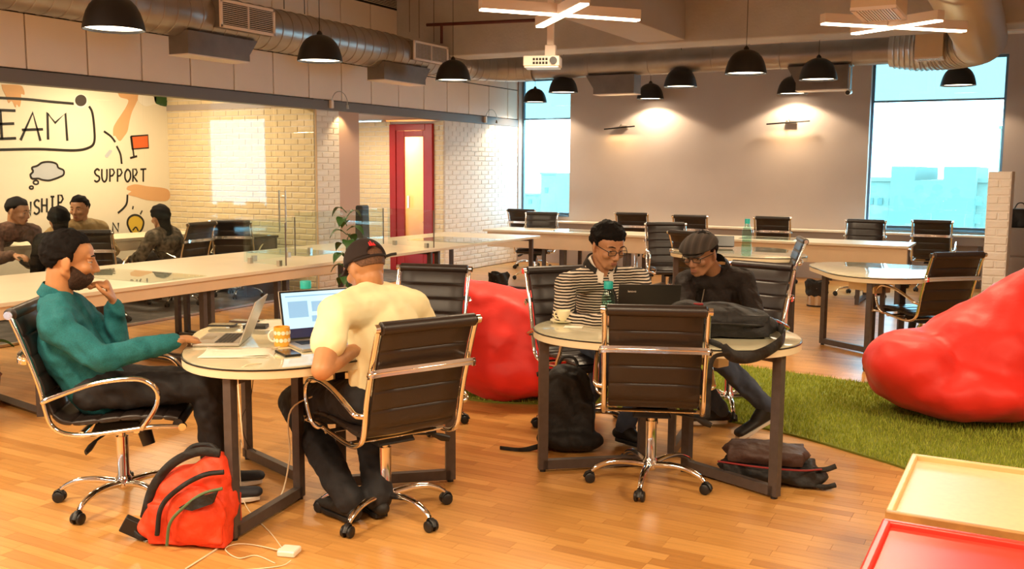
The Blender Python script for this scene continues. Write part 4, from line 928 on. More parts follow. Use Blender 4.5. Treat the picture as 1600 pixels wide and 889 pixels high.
# black laptop on table 2 (lid back faces the viewer)
p=(-1.93,5.12); t,R,o0,up,nb,h,lid=laptop('laptop','black laptop with its lid back towards the viewer on the middle table',p,math.radians(195+13),'lid_black','lid_black',tilt=112,w=.34,d=.235)
cu=bpy.data.curves.new('logo_text','FONT'); cu.body='lenovo'; cu.size=.017; cu.extrude=.0004; co=bpy.data.objects.new('lid_lettering',cu); COL.objects.link(co)
me=bpy.data.meshes.new_from_object(co); bpy.data.objects.remove(co); me.materials.append(M['bar_body'])
lo=bpy.data.objects.new('lid_lettering',me); COL.objects.link(lo); lo.parent=lid
Rb=Matrix((Vector((-1,0,0)),up,-nb)).transposed(); lo.matrix_local=Matrix.Translation(o0+up*(h*.80)-nb*.0045+Vector((.12,0,0)))@Rb.to_4x4()
# tablet and cup things on table 3
p=Zp(1128,387,.78); t=thing('tablet','black tablet propped on its case on the rear round table','tablet',(p.x,p.y,.777),.3); MB().box((0,0,.075),(.26,.01,.17),Euler((-.9,0,0)).to_matrix()).build('body','plastic',t,bevel=.004); MB().box((0,.06,.05),(.24,.01,.12),Euler((.7,0,0)).to_matrix()).build('case_stand','plastic',t,bevel=.003)
def bottle(label,p,h,r,cap='aqua',wide=False):
    t=thing('water_bottle',label,'bottle',p,group='aqua water bottles'); k=h/.22
    if wide: pr=[(.001,0),(r*.9,0),(r,.01),(r,.05),(r*.93,.08),(r*.98,.10),(r*.9,.125),(r*.62,.15),(r*.55,.16),(r*.55,.17),(.001,.17)]; cz=.165*k; cr=r*.66; ch=.04*k
    else: pr=[(.001,0),(r*.9,0),(r,.01),(r,.06),(r*.85,.09),(r,.12),(r*.95,.15),(r*.5,.19),(r*.42,.20),(.001,.20)]; cz=.195*k; cr=r*.52; ch=.03*k
    MB().lathe([(a,b*k) for a,b in pr],n=24).build('bottle_body','bottle',t,smooth=60)
    MB().lathe([(.001,cz),(cr,cz),(cr,cz+ch*.9),(cr*.92,cz+ch),(.001,cz+ch)],n=20).build('cap',cap,t,smooth=50)
    rb=MB()
    for z in (.03,.06,.09): rb.tube([Vector((r*.99*math.cos(a),r*.99*math.sin(a),z*k)) for a in np.linspace(0,2*PI,21)[:-1]],.002,5,close=True)
    rb.build('ribs','bottle',t,smooth=60); return t
bottle('squat aqua bottle in front of the striped sweater man',tuple(Vector((-2.13,5.06,.777))),.23,.040,wide=True)
bottle('squat aqua bottle behind the lit laptop screen',tuple(Vector((-3.57,4.15,.777))),.235,.047,wide=True)
p=Zp(1166,399,.777); bottle('tall slim aqua bottle on the rear round table',tuple(p),.36,.05)
def cup_(name,label,p,prof,m,rz,hr=.02,hz=.035,hx=.036,hcol=None):
    t=thing(name,label,name.replace('_',' '),p,rz); MB().lathe(prof,n=28).build('cup_body',m,t,smooth=60)
    MB().tube([(hx+hr*math.sin(a)*1.0,0,hz+hr*math.cos(a)*1.1) for a in np.linspace(.15,PI-.15,10)],.0045,8).build('handle',hcol or m,t,smooth=60); return t
p=Zp(878,496,.777)
p=Zp(880,504,.777); cup=cup_('tea_cup','small cream tea cup on a saucer at the left edge of the middle table',tuple(p+Vector((0,0,.010))),[(.001,0),(.018,0),(.022,.006),(.034,.03),(.040,.058),(.0385,.058),(.032,.03),(.018,.01),(.001,.008)],'yellow_white',math.radians(200),hr=.017,hz=.034,hx=.034)
t=tag(MB().lathe([(.001,.002),(.03,.001),(.055,.006),(.072,.014),(.072,.017),(.05,.010),(.03,.008),(.001,.008)],n=32).build('saucer','yellow_white',smooth=60,loc=p),'cream saucer under the small tea cup','saucer')
p=Zp(441,540,.777); mg=cup_('coffee_mug','orange patterned mug with a white handle on the left round table',tuple(p),[(.001,0),(.036,0),(.038,.004),(.038,.092),(.035,.092),(.035,.008),(.001,.006)],'mug',math.radians(215),hr=.026,hz=.048,hx=.036,hcol='white')
for i in range(24):
    a=2*PI*(i%12)/12+(.26 if i>11 else 0); z=.03+.035*(i//12); q=Vector((.0385*math.cos(a),.0385*math.sin(a),z)); MB().lathe([(.001,0),(.010,0),(.010,.0006),(.001,.0006)],q,10,axis=(math.cos(a),math.sin(a),0)).build('mug_dot','white' if i%2 else 'yellow_white',mg)
def papers(name,label,loc,rz,n,w=.21,h=.297,jit=.12,z=.777):
    t=thing(name,label,'papers',(loc[0],loc[1],z),rz)
    for i in range(n):
        b=MB(); N=6; r0=random.uniform(-jit,jit); R=Matrix.Rotation(r0,3,'Z'); off=Vector((random.uniform(-.02,.02),random.uniform(-.02,.02),.0012*i+.001))
        g=[[R@Vector((w*(a/N-.5),h*(c/N-.5),.003*math.sin(a*1.3+i)*math.sin(c*.9)+(.008 if (a in(0,) and c in (0,)) else 0)))+off for a in range(N+1)] for c in range(N+1)]
        vs=[p for r in g for p in r]; b.add(vs,[(r*(N+1)+c,r*(N+1)+c+1,(r+1)*(N+1)+c+1,(r+1)*(N+1)+c) for r in range(N) for c in range(N)])
        o=b.build('sheet','paper',t,smooth=180); s=o.modifiers.new('s','SOLIDIFY'); s.thickness=.0006
    return t
papers('paper_sheets','loose white sheets at the front edge of the left round table',(-3.16,3.22),math.radians(-52),4)
papers('paper_sheets','white sheets under the phones behind the silver laptop',(-3.62,3.90),math.radians(20),2)
def slab(name,label,cat,p,rz,d,m,top='screen_dark'):
    t=thing(name,label,cat,p,rz); MB().box((0,0,d[2]/2),d).build('body',m,t,bevel=.002); MB().box((0,0,d[2]+.0004),(d[0]-.006,d[1]-.006,.0006)).build('screen',top,t); return t
slab('phone','black phone with a cable at the front of the left round table','phone',(*Zp(450,553,.777).xy,.777),math.radians(-30),(.15,.075,.010),'plastic')
p=Zp(348,508,.785); slab('phone','phone lying on the sheets behind the silver laptop, nearer one','phone',(p.x,p.y,.782),.5,(.14,.07,.009),'plastic'); p=Zp(365,504,.785); slab('phone','phone lying on the sheets behind the silver laptop, farther one','phone',(p.x+.02,p.y+.06,.782),.2,(.15,.07,.009),'brown_bag')
p=Zp(400,513,.777); t=thing('external_drive','flat black hard drive between the two laptops','drive',(p.x,p.y,.777),.5); MB().box((0,0,.011),(.12,.08,.02)).build('body','plastic',t,bevel=.004)
tag(MB().box((0,0,.004),(.10,.07,.001)).build('paper_note','paper',loc=(-2.17,4.68,.774),rotz=.3),'small white paper note by the tea cup','paper')
# adapter and cables
p=Zp(452,866); t=thing('power_adapter','white laptop power adapter on the floor at bottom left','power adapter',(p.x,p.y,0),.3); MB().box((0,0,.014),(.080,.080,.028)).build('body','white',t,bevel=.008); MB().box((-.043,0,.014),(.012,.02,.015)).build('plug_end','white',t,bevel=.003)
def cab(label,pts,m='cable',r=.0028): tag(MB().tube(bez(pts,8),r,6).build('cable',m,smooth=60),label,'cable',None)
g=lambda x,y,z=.004: tuple(Zp(x,y,z))
cab('cream cable looping over the floor left of the power adapter',[g(446,862,.014),g(400,852),g(370,850),g(352,858),g(372,872),g(400,868),g(430,880)])
cab('cream cable running from the power adapter to the bottom picture edge',[g(455,876,.014),g(440,884),g(400,889),g(340,893),g(280,897)])
T=Vector((-3.144,3.685,0))
a=Zp(382,572,.78); cab('thin cream cable hanging from the front edge of the left round table to the floor',[a+Vector((.02,.08,.0)),a,a+Vector((-.02,-.02,-.06)),a+Vector((-.02,0,-.35)),Zp(375,690,.2),Zp(380,780,.02),g(425,835),g(445,862)])
a=Vector((-2.95,3.6,.72)); cab('cream cable hanging under the left round table beside the capped man',[a,a+Vector((.0,0,-.15)),Zp(455,640,.48),Zp(452,720,.22),g(430,790,.01),g(350,850),g(290,889)],r=.004)
a=Vector((-3.2,3.35,.72)); cab('thin black cable hanging under the left round table',[a,Zp(392,620,.6),Zp(378,655,.45),Zp(385,690,.3),Zp(400,705,.2)],'cable_black',.002)
cab('white earphone cable curled on the left round table',[Zp(470,550,.779),Zp(476,545,.779),Zp(470,540,.779),Zp(445,540,.779),Zp(420,548,.779),Zp(430,560,.779)],'white',.0018)
# bins
def bin_(label,px,py):
    p=Zp(px,py,0); t=thing('waste_bin',label,'bin',(p.x,p.y,0),group='steel bins with black liners')
    MB().lathe([(.001,0),(.105,0),(.108,.01),(.112,.24),(.108,.24),(.10,.02),(.001,.015)],n=30).build('bin_body','steel',t,smooth=50); MB().lathe([(.109,0),(.111,.0),(.111,.018),(.109,.018)],n=30,close=True).build('base_band','plastic',t)
    b=MB(); rings=[]
    for k,(r,z) in enumerate([(.115,.13),(.125,.16),(.12,.22),(.135,.29),(.13,.31),(.10,.30),(.09,.2)]): rings.append([Vector(((r+(.012*math.sin(5*a+k*1.7)+.006*math.sin(11*a+k)) if k>0 else r)*math.cos(a),(r+.01*math.sin(7*a+k))*math.sin(a),z+(.012*math.sin(4*a+k) if k>0 else .006*math.sin(9*a)))) for a in np.linspace(0,2*PI,37)[:-1]])
    b.loft(rings,cap=False).build('bin_liner','black_cloth',t,smooth=60); return t
bin_('steel bin with a black liner beside the long workbench end',779,464); bin_('steel bin with a black liner beside the empty right round table',1275,478)
# plants
def plant(label,loc,leaves,h,pot=True,zr=0):
    t=thing('potted_plant',label,'plant',loc)
    if pot: MB().lathe([(.001,0),(.10,0),(.13,.24),(.14,.25),(.13,.26),(.12,.24),(.001,.22)],n=24).build('pot','terracotta',t,smooth=50)
    MB().tube([(0,0,.2),(.01,.01,h*.7)],.012,8).build('stem','leaf',t,smooth=60)
    for i in range(leaves):
        a=i*2.4; z0=.25+(h-.3)*(i/leaves); L=(.20 if h<1 else .10)+.06*random.random(); up=.5+.4*random.random(); d=Vector((math.cos(a)*math.cos(up),math.sin(a)*math.cos(up),math.sin(up))); s=d.cross(Vector((0,0,1))).normalized(); p0=Vector((.01,.01,z0)); b=MB(); P=[]
        for k in range(6):
            q=k/5; c=p0+d*(.06+L*q)+Vector((0,0,-.16*q*q)); w=.055*math.sin(PI*(.08+.9*q)); P+=[c-s*w,c+Vector((0,0,-.012)),c+s*w]
        b.add(P,[(3*k+j,3*k+j+1,3*k+j+4,3*k+j+3) for k in range(5) for j in range(2)]); b.tube([p0,p0+d*.07],.004,5)
        b.build('leaf','leaf',t,smooth=60)
    return t
p=Dp(540,400,8.6); plant('leafy green potted plant behind the long workbench above the black cap',(p.x,p.y,0),26,1.32)
p=Dp(-40,480,6.3); plant('green plant peeping in at the left picture edge',(p.x,p.y,0),9,.75)
# desk speaker box behind the divider
p=Xp(577,362,-6.95); t=thing('monitor','dark blue-black monitor standing behind the glass divider on the workbench','monitor',(-7.05,p.y,.75),.2); MB().box((0,0,.22),(.10,.22,.44),taper=.9).build('case','winframe' if False else 'plastic',t,bevel=.02); MB().box((0,0,.01),(.16,.24,.02)).build('foot','plastic',t)
# right edge: cabinets, bag, drawers
p=Yp(1583,352,12.6); t=thing('filing_cabinet','grey filing cabinet behind the brick stub wall at right','cabinet',(p.x+.05,12.9,0)); MB().box((0,0,.49),(.42,.5,.98)).build('body','drawer',t,bevel=.006)
for i in range(3):
    o=MB().box((0,-.255,.17+.32*i),(.39,.02,.30)).build('drawer','drawer',t,bevel=.004); MB().box((.12,-.27,.20+.32*i),(.08,.02,.02)).build('handle','steel',o,bevel=.004)
t=thing('black_bag','black bag standing on the grey filing cabinet','bag',(p.x+.05,12.85,.98)); b=MB(); b.loft([[Vector((x*k,y,z)) for x,y in ((-.13,-.08),(.13,-.08),(.13,.08),(-.13,.08))] for k,z in ((1,0),(1,.1),(.8,.22))]); b.build('body','black_cloth',t,bevel=.02); MB().tube(bez([(-.06,0,.2),(-.02,0,.28),(.04,0,.28),(.07,0,.2)],5),.007,6).build('handle','black_cloth',t)
t=thing('dark_shelf','dark shelf unit at the right picture edge behind the drawers','shelf',(.02,12.0,0)); MB().box((0,0,.6),(.24,.4,1.2)).build('case','plastic',t,bevel=.004); MB().box((0,-.205,.75),(.18,.01,.05)).build('shelf_board','drawer',t)
t=thing('wood_drawers','pale wooden drawer stand with a small tray at the right picture edge','drawers',(-.02,9.2,0)); MB().box((.1,0,.33),(.24,.4,.66)).build('body','wood',t,bevel=.004); MB().box((-.02,-.02,.60),(.12,.34,.08)).build('drawer','wood',t,bevel=.004); MB().box((-.085,-.02,.62),(.02,.36,.14)).build('drawer_front','desk',t,bevel=.004); MB().ell((0.0,-.05,.66),(.04,.05,.03)).build('cup','steel',t,smooth=60)

# ================================================================== MEETING ROOM FURNITURE
t=thing('meeting_table','long cream meeting table behind the glass partition','table',(-9.85,6.9,0))
MB().box((0,0,.765),(.75,4.6,.04)).build('table_top','desk',t,bevel=.004); MB().box((.35,0,.69),(.03,4.5,.11)).build('front_panel','desk',t)
for y in (-2.2,-.75,.75,2.2): MB().box((.2,y,.372),(.30,.06,.744)).build('leg','desk',t)
def mchair(x,y,yaw,label): chair((x,y),yaw,label,star=20)
mchair(-8.66,6.80,128,'black chair under the dark-haired woman behind the glass'); mchair(-9.0,8.15,188,'black chair under the woman in the patterned shawl behind the glass'); mchair(-8.85,9.05,120,'empty black chair deep in the meeting room near the tablet desk')
t=thing('side_desk','dark desk carrying a laptop deep in the meeting room','desk',(-9.3,9.25,0)); MB().box((0,0,.74),(1.3,.6,.03)).build('table_top','plastic',t,bevel=.004); MB().box((0,.28,.4),(1.25,.03,.66)).build('back_panel','plastic',t)
for s in (-1,1): MB().box((s*.6,0,.36),(.04,.55,.72)).build('leg','leg',t)
t=laptop('laptop','grey laptop standing open on the dark desk deep in the meeting room',(-9.25,9.2),math.radians(-60),'alu','alu',z=.757)[0]
slab('notebook','dark notebook on the meeting table by the brown shirt man','notebook',(-9.65,5.75,.785),.3,(.2,.14,.015),'plastic','gap'); papers('paper_sheets','white papers on the meeting table between the seated people',(-9.65,6.35),.4,3,z=.785)
# ================================================================== PEOPLE
def hand(b, wr, d, pn, thumb, curl=(.35,.5,.35), s=1.0, spread=.05, tcurl=.5):
    wr=Vector(wr); d=Vector(d).normalized(); pn0=Vector(pn); pn0=(pn0-d*pn0.dot(d)).normalized(); sd=d.cross(pn0)*thumb
    b.limb(wr-d*.01*s, wr+d*.030*s, (.025*s,.018*s),(.033*s,.016*s), side=sd, n=12)
    b.limb(wr+d*.028*s, wr+d*.080*s, (.035*s,.015*s),(.039*s,.012*s), side=sd, n=12)
    for i,(off,L) in enumerate(((.031,.070),(.0105,.080),(-.0105,.075),(-.031,.060))):
        p=wr+d*(.084-.004*abs(i-1))*s+sd*off*s; base=(d+sd*(off*spread/.03)).normalized(); up=pn0; a=0
        for k,f in enumerate((.44,.31,.25)):
            a+=curl[k]; u=(base*math.cos(a)+up*math.sin(a)).normalized(); q=p+u*L*f*s
            b.limb(p,q,(.0095-.0008*k)*s,(.0088-.0009*k)*s,n=8); p=q
    p=wr+d*.030*s+sd*.026*s
    u=(d*.75+sd*.65+pn0*.25).normalized(); q=p+u*.042*s; b.limb(p,q,.0125*s,.0105*s,n=8)
    u=(d*.9+sd*.25+pn0*tcurl).normalized(); r_=q+u*.032*s; b.limb(q,r_,.0105*s,.0095*s,n=8); u=(d+pn0*tcurl*.8-sd*.1).normalized(); b.limb(r_,r_+u*.024*s,.0095*s,.008*s,n=8)
def headR(fwd, up=(0,0,1)):
    f=Vector(fwd).normalized(); r=f.cross(Vector(up)).normalized(); u=r.cross(f); return Matrix((r,f,u)).transposed()
def head_prims(b, c, R, s=1.0, ears=True, fat=1.0):
    L=lambda x,y,z: c+R@Vector((x*s,y*s,z*s)); E=lambda p,r,rot=None: b.ell(L(*p),[q*s for q in r],(R@rot) if rot else R,20,14)
    E((0,-.014,.030),(.077,.096,.088)); E((0,.022,-.022),(.062*fat,.068,.082)); E((0,.040,.035),(.060,.048,.052)); E((0,.045,-.070),(.042*fat,.042,.034)); E((0,.064,-.094),(.022,.022,.018))
    for q in (-1,1):
        b.limb(L(q*.058*fat,-.012,-.045),L(q*.024,.055,-.090),(.018*s),(.018*s))
        E((q*.040*fat,.062,-.024),(.024,.026,.024)); b.limb(L(q*.014,.087,.022),L(q*.045,.074,.022),.0085*s,.007*s)
        E((q*.0115,.098,-.036),(.0095,.011,.008))
        if ears:
            ro=Euler((.15,0,-q*.35)).to_matrix(); E((q*.079,-.012,-.008),(.007,.019,.031),ro); E((q*.077,-.004,-.028),(.007,.011,.012),ro)
    b.limb(L(0,.084,.018),L(0,.106,-.026),.0085*s,.0115*s); E((0,.108,-.031),(.0125,.012,.010)); E((0,.086,-.058),(.022,.012,.010)); E((0,.088,-.066),(.023,.010,.0055)); E((0,.086,-.076),(.020,.010,.006))
def face_bits(par, c, R, s, skin, gaze=-.3, brow='hair', lips=True):
    L=lambda x,y,z: c+R@Vector((x*s,y*s,z*s))
    for q in (-1,1):
        e=MB().ell(L(q*.031,.0715,.003),[.0125*s]*3,R,14,10).build('eye','eye',par,smooth=180)
        g=Vector((0,1,gaze*.6)).normalized(); MB().ell(L(q*.031,.0715+.0068*g.y,.003+.0068*g.z),[.0068*s]*3,R,12,8).build('iris','iris',e,smooth=180)
        MB().ell(L(q*.031,.0715,.0088),[.0155*s,.0142*s,.0078*s],R,14,8).build('eyelid',skin,par,smooth=180); MB().ell(L(q*.031,.0715,-.0045),[.0150*s,.0132*s,.0055*s],R,14,8).build('eyelid',skin,par,smooth=180)
        MB().tube([L(q*.013,.0925,.025),L(q*.030,.088,.030),L(q*.049,.0775,.026)],[.0022*s,.0034*s,.0018*s],8).build('eyebrow',brow,par,smooth=180)
    if lips: MB().ell(L(0,.0935,-.0615),[.021*s,.006*s,.0045*s],R,14,8).build('lip','lip',par,smooth=180); MB().ell(L(0,.092,-.0700),[.019*s,.006*s,.0055*s],R,14,8).build('lip','lip',par,smooth=180)
def shell(par,name,m,c,R,s,centre,rad,fn,n=90,k=72,bump=None):
    """closed shell whose radius fn(dir) swells where it covers the head and sinks under the skin elsewhere"""
    b=MB(); rings=[]
    for i in range(k+1):
        t=PI*(.002+.996*i/k); ring=[]
        for j in range(n):
            d=Vector((math.sin(t)*math.cos(2*PI*j/n),math.sin(t)*math.sin(2*PI*j/n),-math.cos(t))); f=fn(d)
            ring.append(c+R@(Vector(centre)+Vector((d.x*(rad[0]+f),d.y*(rad[1]+f),d.z*(rad[2]+f))))*s if False else c+R@((Vector(centre)+Vector((d.x*(rad[0]+f),d.y*(rad[1]+f),d.z*(rad[2]+f))))*s))
        rings.append(ring)
    o=b.loft(rings).build(name,m,par,smooth=180)
    if name=='hair' and m=='hair' and n>50:
        tx=bpy.data.textures.new('tousle','CLOUDS'); tx.noise_scale=.018; tx.noise_depth=2; q=o.modifiers.new('tousle','DISPLACE'); q.texture=tx; q.strength=.013*s; q.mid_level=.42; q.texture_coords='LOCAL'
    return o
def sst(a,b_,x): t=max(0,min(1,(x-a)/(b_-a))); return t*t*(3-2*t)
def hairfn(front=.42, side=-.30, back=-.75, thick=.014, fringe=0, lump=.003, seed=1, temple=.15):
    """hairline by direction: forehead line, temples, sideburns in front of the ears, round the ears, nape"""
    pts=[(-1,back),(-.45,back+.05),(-.20,side+.05),(-.02,side+.12),(.10,side),(.26,side+.02),(.36,temple),(.52,front-.04),(.75,front),(1,front)]
    def line(f):
        for (a,u),(b_,v) in zip(pts[:-1],pts[1:]):
            if f<=b_: return u+(v-u)*max(0,(f-a)/(b_-a))
        return front
    def fn(d):
        e=line(d.y); k=sst(e-.04,e+.04,d.z); g=sst(e-.02,e+.42,d.z)
        l=lump*(math.sin(9*d.x+seed)*math.sin(7*d.y+2*seed)+math.sin(13*d.z+5*d.x))
        return -.014+(.0175+(thick-.004)*g+l*g+fringe*max(0,d.y)*g*(1-max(0,d.z)*.5))*k
    return fn
def person(label, J, mats, clothes, base, skin='skin1', hs=1.0, vox=.0065, cat='person', hair=None, sleeves='long', build=1.0, loose=0.0, group=None):
    """J: joints in the room. One continuous remeshed body; clothing and hair are its children"""
    for q in 'LR':
        v=J['to'+q]-J['an'+q]; v=Vector((v.x,v.y,0)); g=max(0,.185-v.length); J['to'+q]=J['to'+q]+v.normalized()*g
    root=thing('person',label,cat,(base[0],base[1],0)); O=Vector((base[0],base[1],0))
    for k in J:
        if not isinstance(J[k],(int,float)) and 'curl' not in k: J[k]=Vector(J[k])
    j={k:(v if (k in('fwd','hup','dL','dR','nL','nR','tL','tR') or 'curl' in k) else v-O) for k,v in J.items()}
    side=(j['shR']-j['shL']).normalized(); R=headR(j['fwd'],j.get('hup',(0,0,1))); c=j['head']; w=build
    b=MB(); tors=[]
    hipm=(j['hipL']+j['hipR'])/2; hs_=(j['hipR']-j['hipL']).normalized()
    def torso(b,e):
        ch=j['chest']; 
        b.limb(hipm,hipm.lerp(ch,.5),(.150*w+e,.105*w+e),(.145*w+e,.105*w+e),side=hs_)
        b.limb(hipm.lerp(ch,.45),ch,(.142*w+e,.105*w+e),(.162*w+e,.112*w+e),side=side)
        b.limb(ch,ch.lerp(j['neck'],.62),(.160*w+e,.110*w+e),(.115*w+e,.070*w+e),side=side)
        b.limb(j['shL'],j['shR'],.052*w+e,.052*w+e)
        for q in ('shL','shR'): b.limb(j['neck'].lerp(j[q],.18)+Vector((0,0,-.015)),j[q],.058*w+e,.054*w+e)
    def arm(b,q,e,upto=1.0,r=(.050,.041,.040,.028)):
        sh,el,wr=j['sh'+q],j['el'+q],j['wr'+q]
        b.limb(sh,el,r[0]*w+e,r[1]*w+e)
        if upto>0: b.limb(el,el.lerp(wr,upto),r[2]*w+e,(r[2]+(r[3]-r[2])*upto)*w+e*.8)
    def legs(b,e):
        for q in 'LR':
            b.limb(j['hip'+q],j['kn'+q],.078*w+e,.056*w+e); b.limb(j['kn'+q],j['an'+q],.054*w+e,.036*w+e)
    torso(b,-.008); b.limb(j['neck']-Vector((0,0,.02)),c+R@Vector((0,-.03*hs,-.05*hs)),.056*hs,.052*hs)
    for q in 'LR': arm(b,q,0)
    legs(b,-.006)
    head_prims(b,c,R,hs)
    for q in 'LR':
        if 'd'+q in j: hand(b,j['wr'+q],j['d'+q],j['n'+q],J['t'+q],J.get('curl'+q,(.35,.5,.35)),min(hs,1.16)*1.04)
    for q in 'LR':
        an=j['an'+q]; to=j['to'+q]; b.limb(an-Vector((0,0,.02)),an.lerp(to,.45)-Vector((0,0,.012)),.026,.018)
    body=b.build('body',skin,root); remesh(body,vox,3)
    # trousers
    b=MB(); b.limb(hipm,hipm.lerp(j['chest'],.22),(.160*w,.120*w),(.152*w,.112*w),side=hs_); legs(b,clothes.get('lw',.018)); o=b.build('trousers',clothes['legs'],root); remesh(o,.011,4,(.022,.07))
    # top
    b=MB(); torso(b,.010+loose)
    for q in 'LR':
        if sleeves=='long': arm(b,q,.014+loose*.5,.86)
        else:
            sh,el=j['sh'+q],j['el'+q]; b.limb(sh,sh.lerp(el,.52),.064*w,.072*w)
    b.limb(hipm,hipm.lerp(j['chest'],.3),(.168*w,.128*w),(.158*w,.118*w),side=hs_)
    if clothes.get('tail'): b.limb(hipm+Vector((0,0,.06)),hipm+Vector((0,0,.14)),(.172*w,.13*w),(.165*w,.125*w),side=hs_)
    o=b.build(clothes.get('name','shirt'),clothes['top'],root); remesh(o,.010,4,(clothes.get('wr',.020),.075))
    # shoes
    for q in 'LR':
        an=j['an'+q]; to=j['to'+q]; d=(to-an); dh=Vector((d.x,d.y,0)).normalized(); heel=Vector((an.x,an.y,to.z))-dh*.045; b=MB(); sd0=dh.cross(Vector((0,0,1)))
        pit=clothes.get('pitch',{}).get(q,0); 
        b.limb(heel+Vector((0,0,.020+pit)),to+Vector((0,0,.012)),(.038,.034),(.042,.026),side=dh.cross(Vector((0,0,1)))); b.limb(an-Vector((0,0,.01)),heel.lerp(to,.45)+Vector((0,0,.028+pit*.55)),.047,.040,side=sd0)
        o=remesh(b.build('shoe',clothes.get('shoe','shoe'),root),.008,3)
        sb=MB(); sd=dh.cross(Vector((0,0,1))); L=(to-heel).length; prof_=[(0,.030),(.15,.038),(.4,.036),(.7,.044),(.9,.040),(1.08,.022)]
        ring=[heel.lerp(to,t)+sd*w_+Vector((0,0,pit*(1-t))) for t,w_ in prof_]+[heel.lerp(to,t)-sd*w_+Vector((0,0,pit*(1-t))) for t,w_ in reversed(prof_)]
        sb.loft([[p+Vector((0,0,-.026)) for p in ring],[p+Vector((0,0,-.004)) for p in ring]]).build('sole',clothes.get('sole','sole'),root,bevel=.004)
    return root,body,c,R,O,j
def glasses(par,c,R,s,m='plastic'):
    L=lambda x,y,z: c+R@Vector((x*s,y*s,z*s)); b=MB()
    for q in (-1,1):
        b.tube([L(q*.033+.024*math.copysign(abs(math.cos(a))**.6,math.cos(a)),.102,.000+.014*math.copysign(abs(math.sin(a))**.6,math.sin(a))) for a in np.linspace(0,2*PI,21)[:-1]],.0020*s,6,close=True)
        b.tube([L(q*.057,.100,.008),L(q*.074,.06,.010),L(q*.080,.0,.006),L(q*.080,-.02,-.006)],.0022*s,6)
    b.tube([L(-.010,.104,.003),L(0,.107,.006),L(.010,.104,.003)],.0018*s,6); g=b.build('glasses',m,par,smooth=60)
    for q in (-1,1): MB().loft([[L(q*.033+.022*math.cos(a),.102+dy,.013*math.sin(a)) for a in np.linspace(0,2*PI,17)[:-1]] for dy in (0,.001)]).build('lens','glass',g)
def V(p,z=None): return Vector((p.x,p.y,p.z if z is None else z))
def onp(x,y,base,ang,off):
    """room point seen at photo pixel x,y on the upright plane through base facing along ang, shifted left by off"""
    a=math.radians(ang); n=Vector((-math.sin(a),math.cos(a),0)); o=Vector((base[0],base[1],0))+n*off; d=ray(x,y); t=(o-EYE).dot(n)/d.dot(n); return EYE+d*t
def fr(base,ang):
    a=math.radians(ang); f=Vector((math.cos(a),math.sin(a),0)); l=Vector((-f.y,f.x,0)); o=Vector((base[0],base[1],0))
    return lambda x,y,z: o+f*x+l*y+Vector((0,0,z))      # forward, left, up

# ---- man in the teal shirt (left, profile to the right)
B=C1; A=38; P=lambda x,y,off: onp(x,y,B,A,off); F=fr(B,A)
fw=F(1,0,0)-F(0,0,0); lf=F(0,1,0)-F(0,0,0)
hd=P(109,406,.0)
J=dict(hipL=F(-.10,.10,.575),hipR=F(-.10,-.10,.575),chest=P(110,545,0),neck=P(90,466,0),head=hd,fwd=fw*.97+lf*(.24)+Vector((0,0,-.14)),
 shL=P(124,492,.18),shR=P(88,512,-.19),elR=P(158,562,-.25),wrR=P(276,532,-.16),elL=P(184,545,.16),wrL=P(178,475,.10),
 knL=P(326,598,.13),knR=P(322,604,-.10),anL=P(345,735,.15),anR=P(338,768,-.10),toL=P(385,744,.17),toR=P(392,792,-.08),
 dR=Zp(326,518,.80)-P(276,532,-.16),nR=Vector((0,0,-1)),tR=-1,dL=P(167,442,.08)-P(178,475,.10),nL=-fw+lf*(-.2),tL=1)
J['anL'].z=.10; J['anR'].z=.10; J['toL'].z=.035; J['toR'].z=.035
J['curlR']=(.25,.35,.3); J['curlL']=(.95,.55,.35)
r1,bd,c,R,O,j=person('young bearded man in a teal shirt, hand at his mouth, working on the silver laptop',J,None,dict(legs='jeans_black',top='teal',name='shirt',shoe='shoe',wr=.022),B,'skin1',hs=1.15,loose=.018)
face_bits(r1,c,R,1.15,'skin1',gaze=-.1)
shell(r1,'hair','hair',c,R,1.15,(0,-.016,.030),(.077,.096,.088),hairfn(front=.50,side=-.38,back=-.80,thick=.006,fringe=.018,lump=.0015,seed=2))
def bfn(d):
    ln=.37-.63*(d.y+.24)
    if d.y>.7: ln=max(ln,-.06)
    k=(1-sst(ln-.22,ln+.06,d.z))*sst(-.50,-.20,d.y)
    return -.012+(.0150+.0012*math.sin(23*d.x+17*d.z)*math.sin(19*d.y))*k
shell(r1,'beard','beard',c,R,1.15,(0,.028,-.041),(.0715,.070,.079),bfn)
nk=j['neck']; ax=(j['head']-nk).normalized()
def collar(par,nk,ax,f,m,r0=.074,h=.045,open_=.45,name='collar',drop=.03,fl=1.16):
    f=(f-ax*f.dot(ax)).normalized(); l=ax.cross(f); pr=[]
    for a in np.linspace(open_,2*PI-open_,26):
        q=(f*math.cos(a)+l*math.sin(a)); lift=-drop*max(0,math.cos(a)); p=nk+q*r0+ax*lift
        pr.append([p+ax*(h-.012),p+ax*h+q*.003,p+q*(r0*(fl-1)+.004)+ax*(-.004),p+q*(r0*(fl-1))+ax*(-.010),p+q*.004+ax*(h-.022),p-q*.004-ax*.03])
    return MB().loft(pr).build(name,m,par,smooth=50)
collar(r1,nk+Vector((0,0,.01)),ax,fw,'teal',r0=.076,h=.048,drop=.035)
for q,el in (('R','elR'),('L','elL')):
    e_,w_=j['el'+q],j['wr'+q]; MB().limb(e_.lerp(w_,.80),e_.lerp(w_,.95),.044,.040).build('cuff','teal',r1,smooth=180)

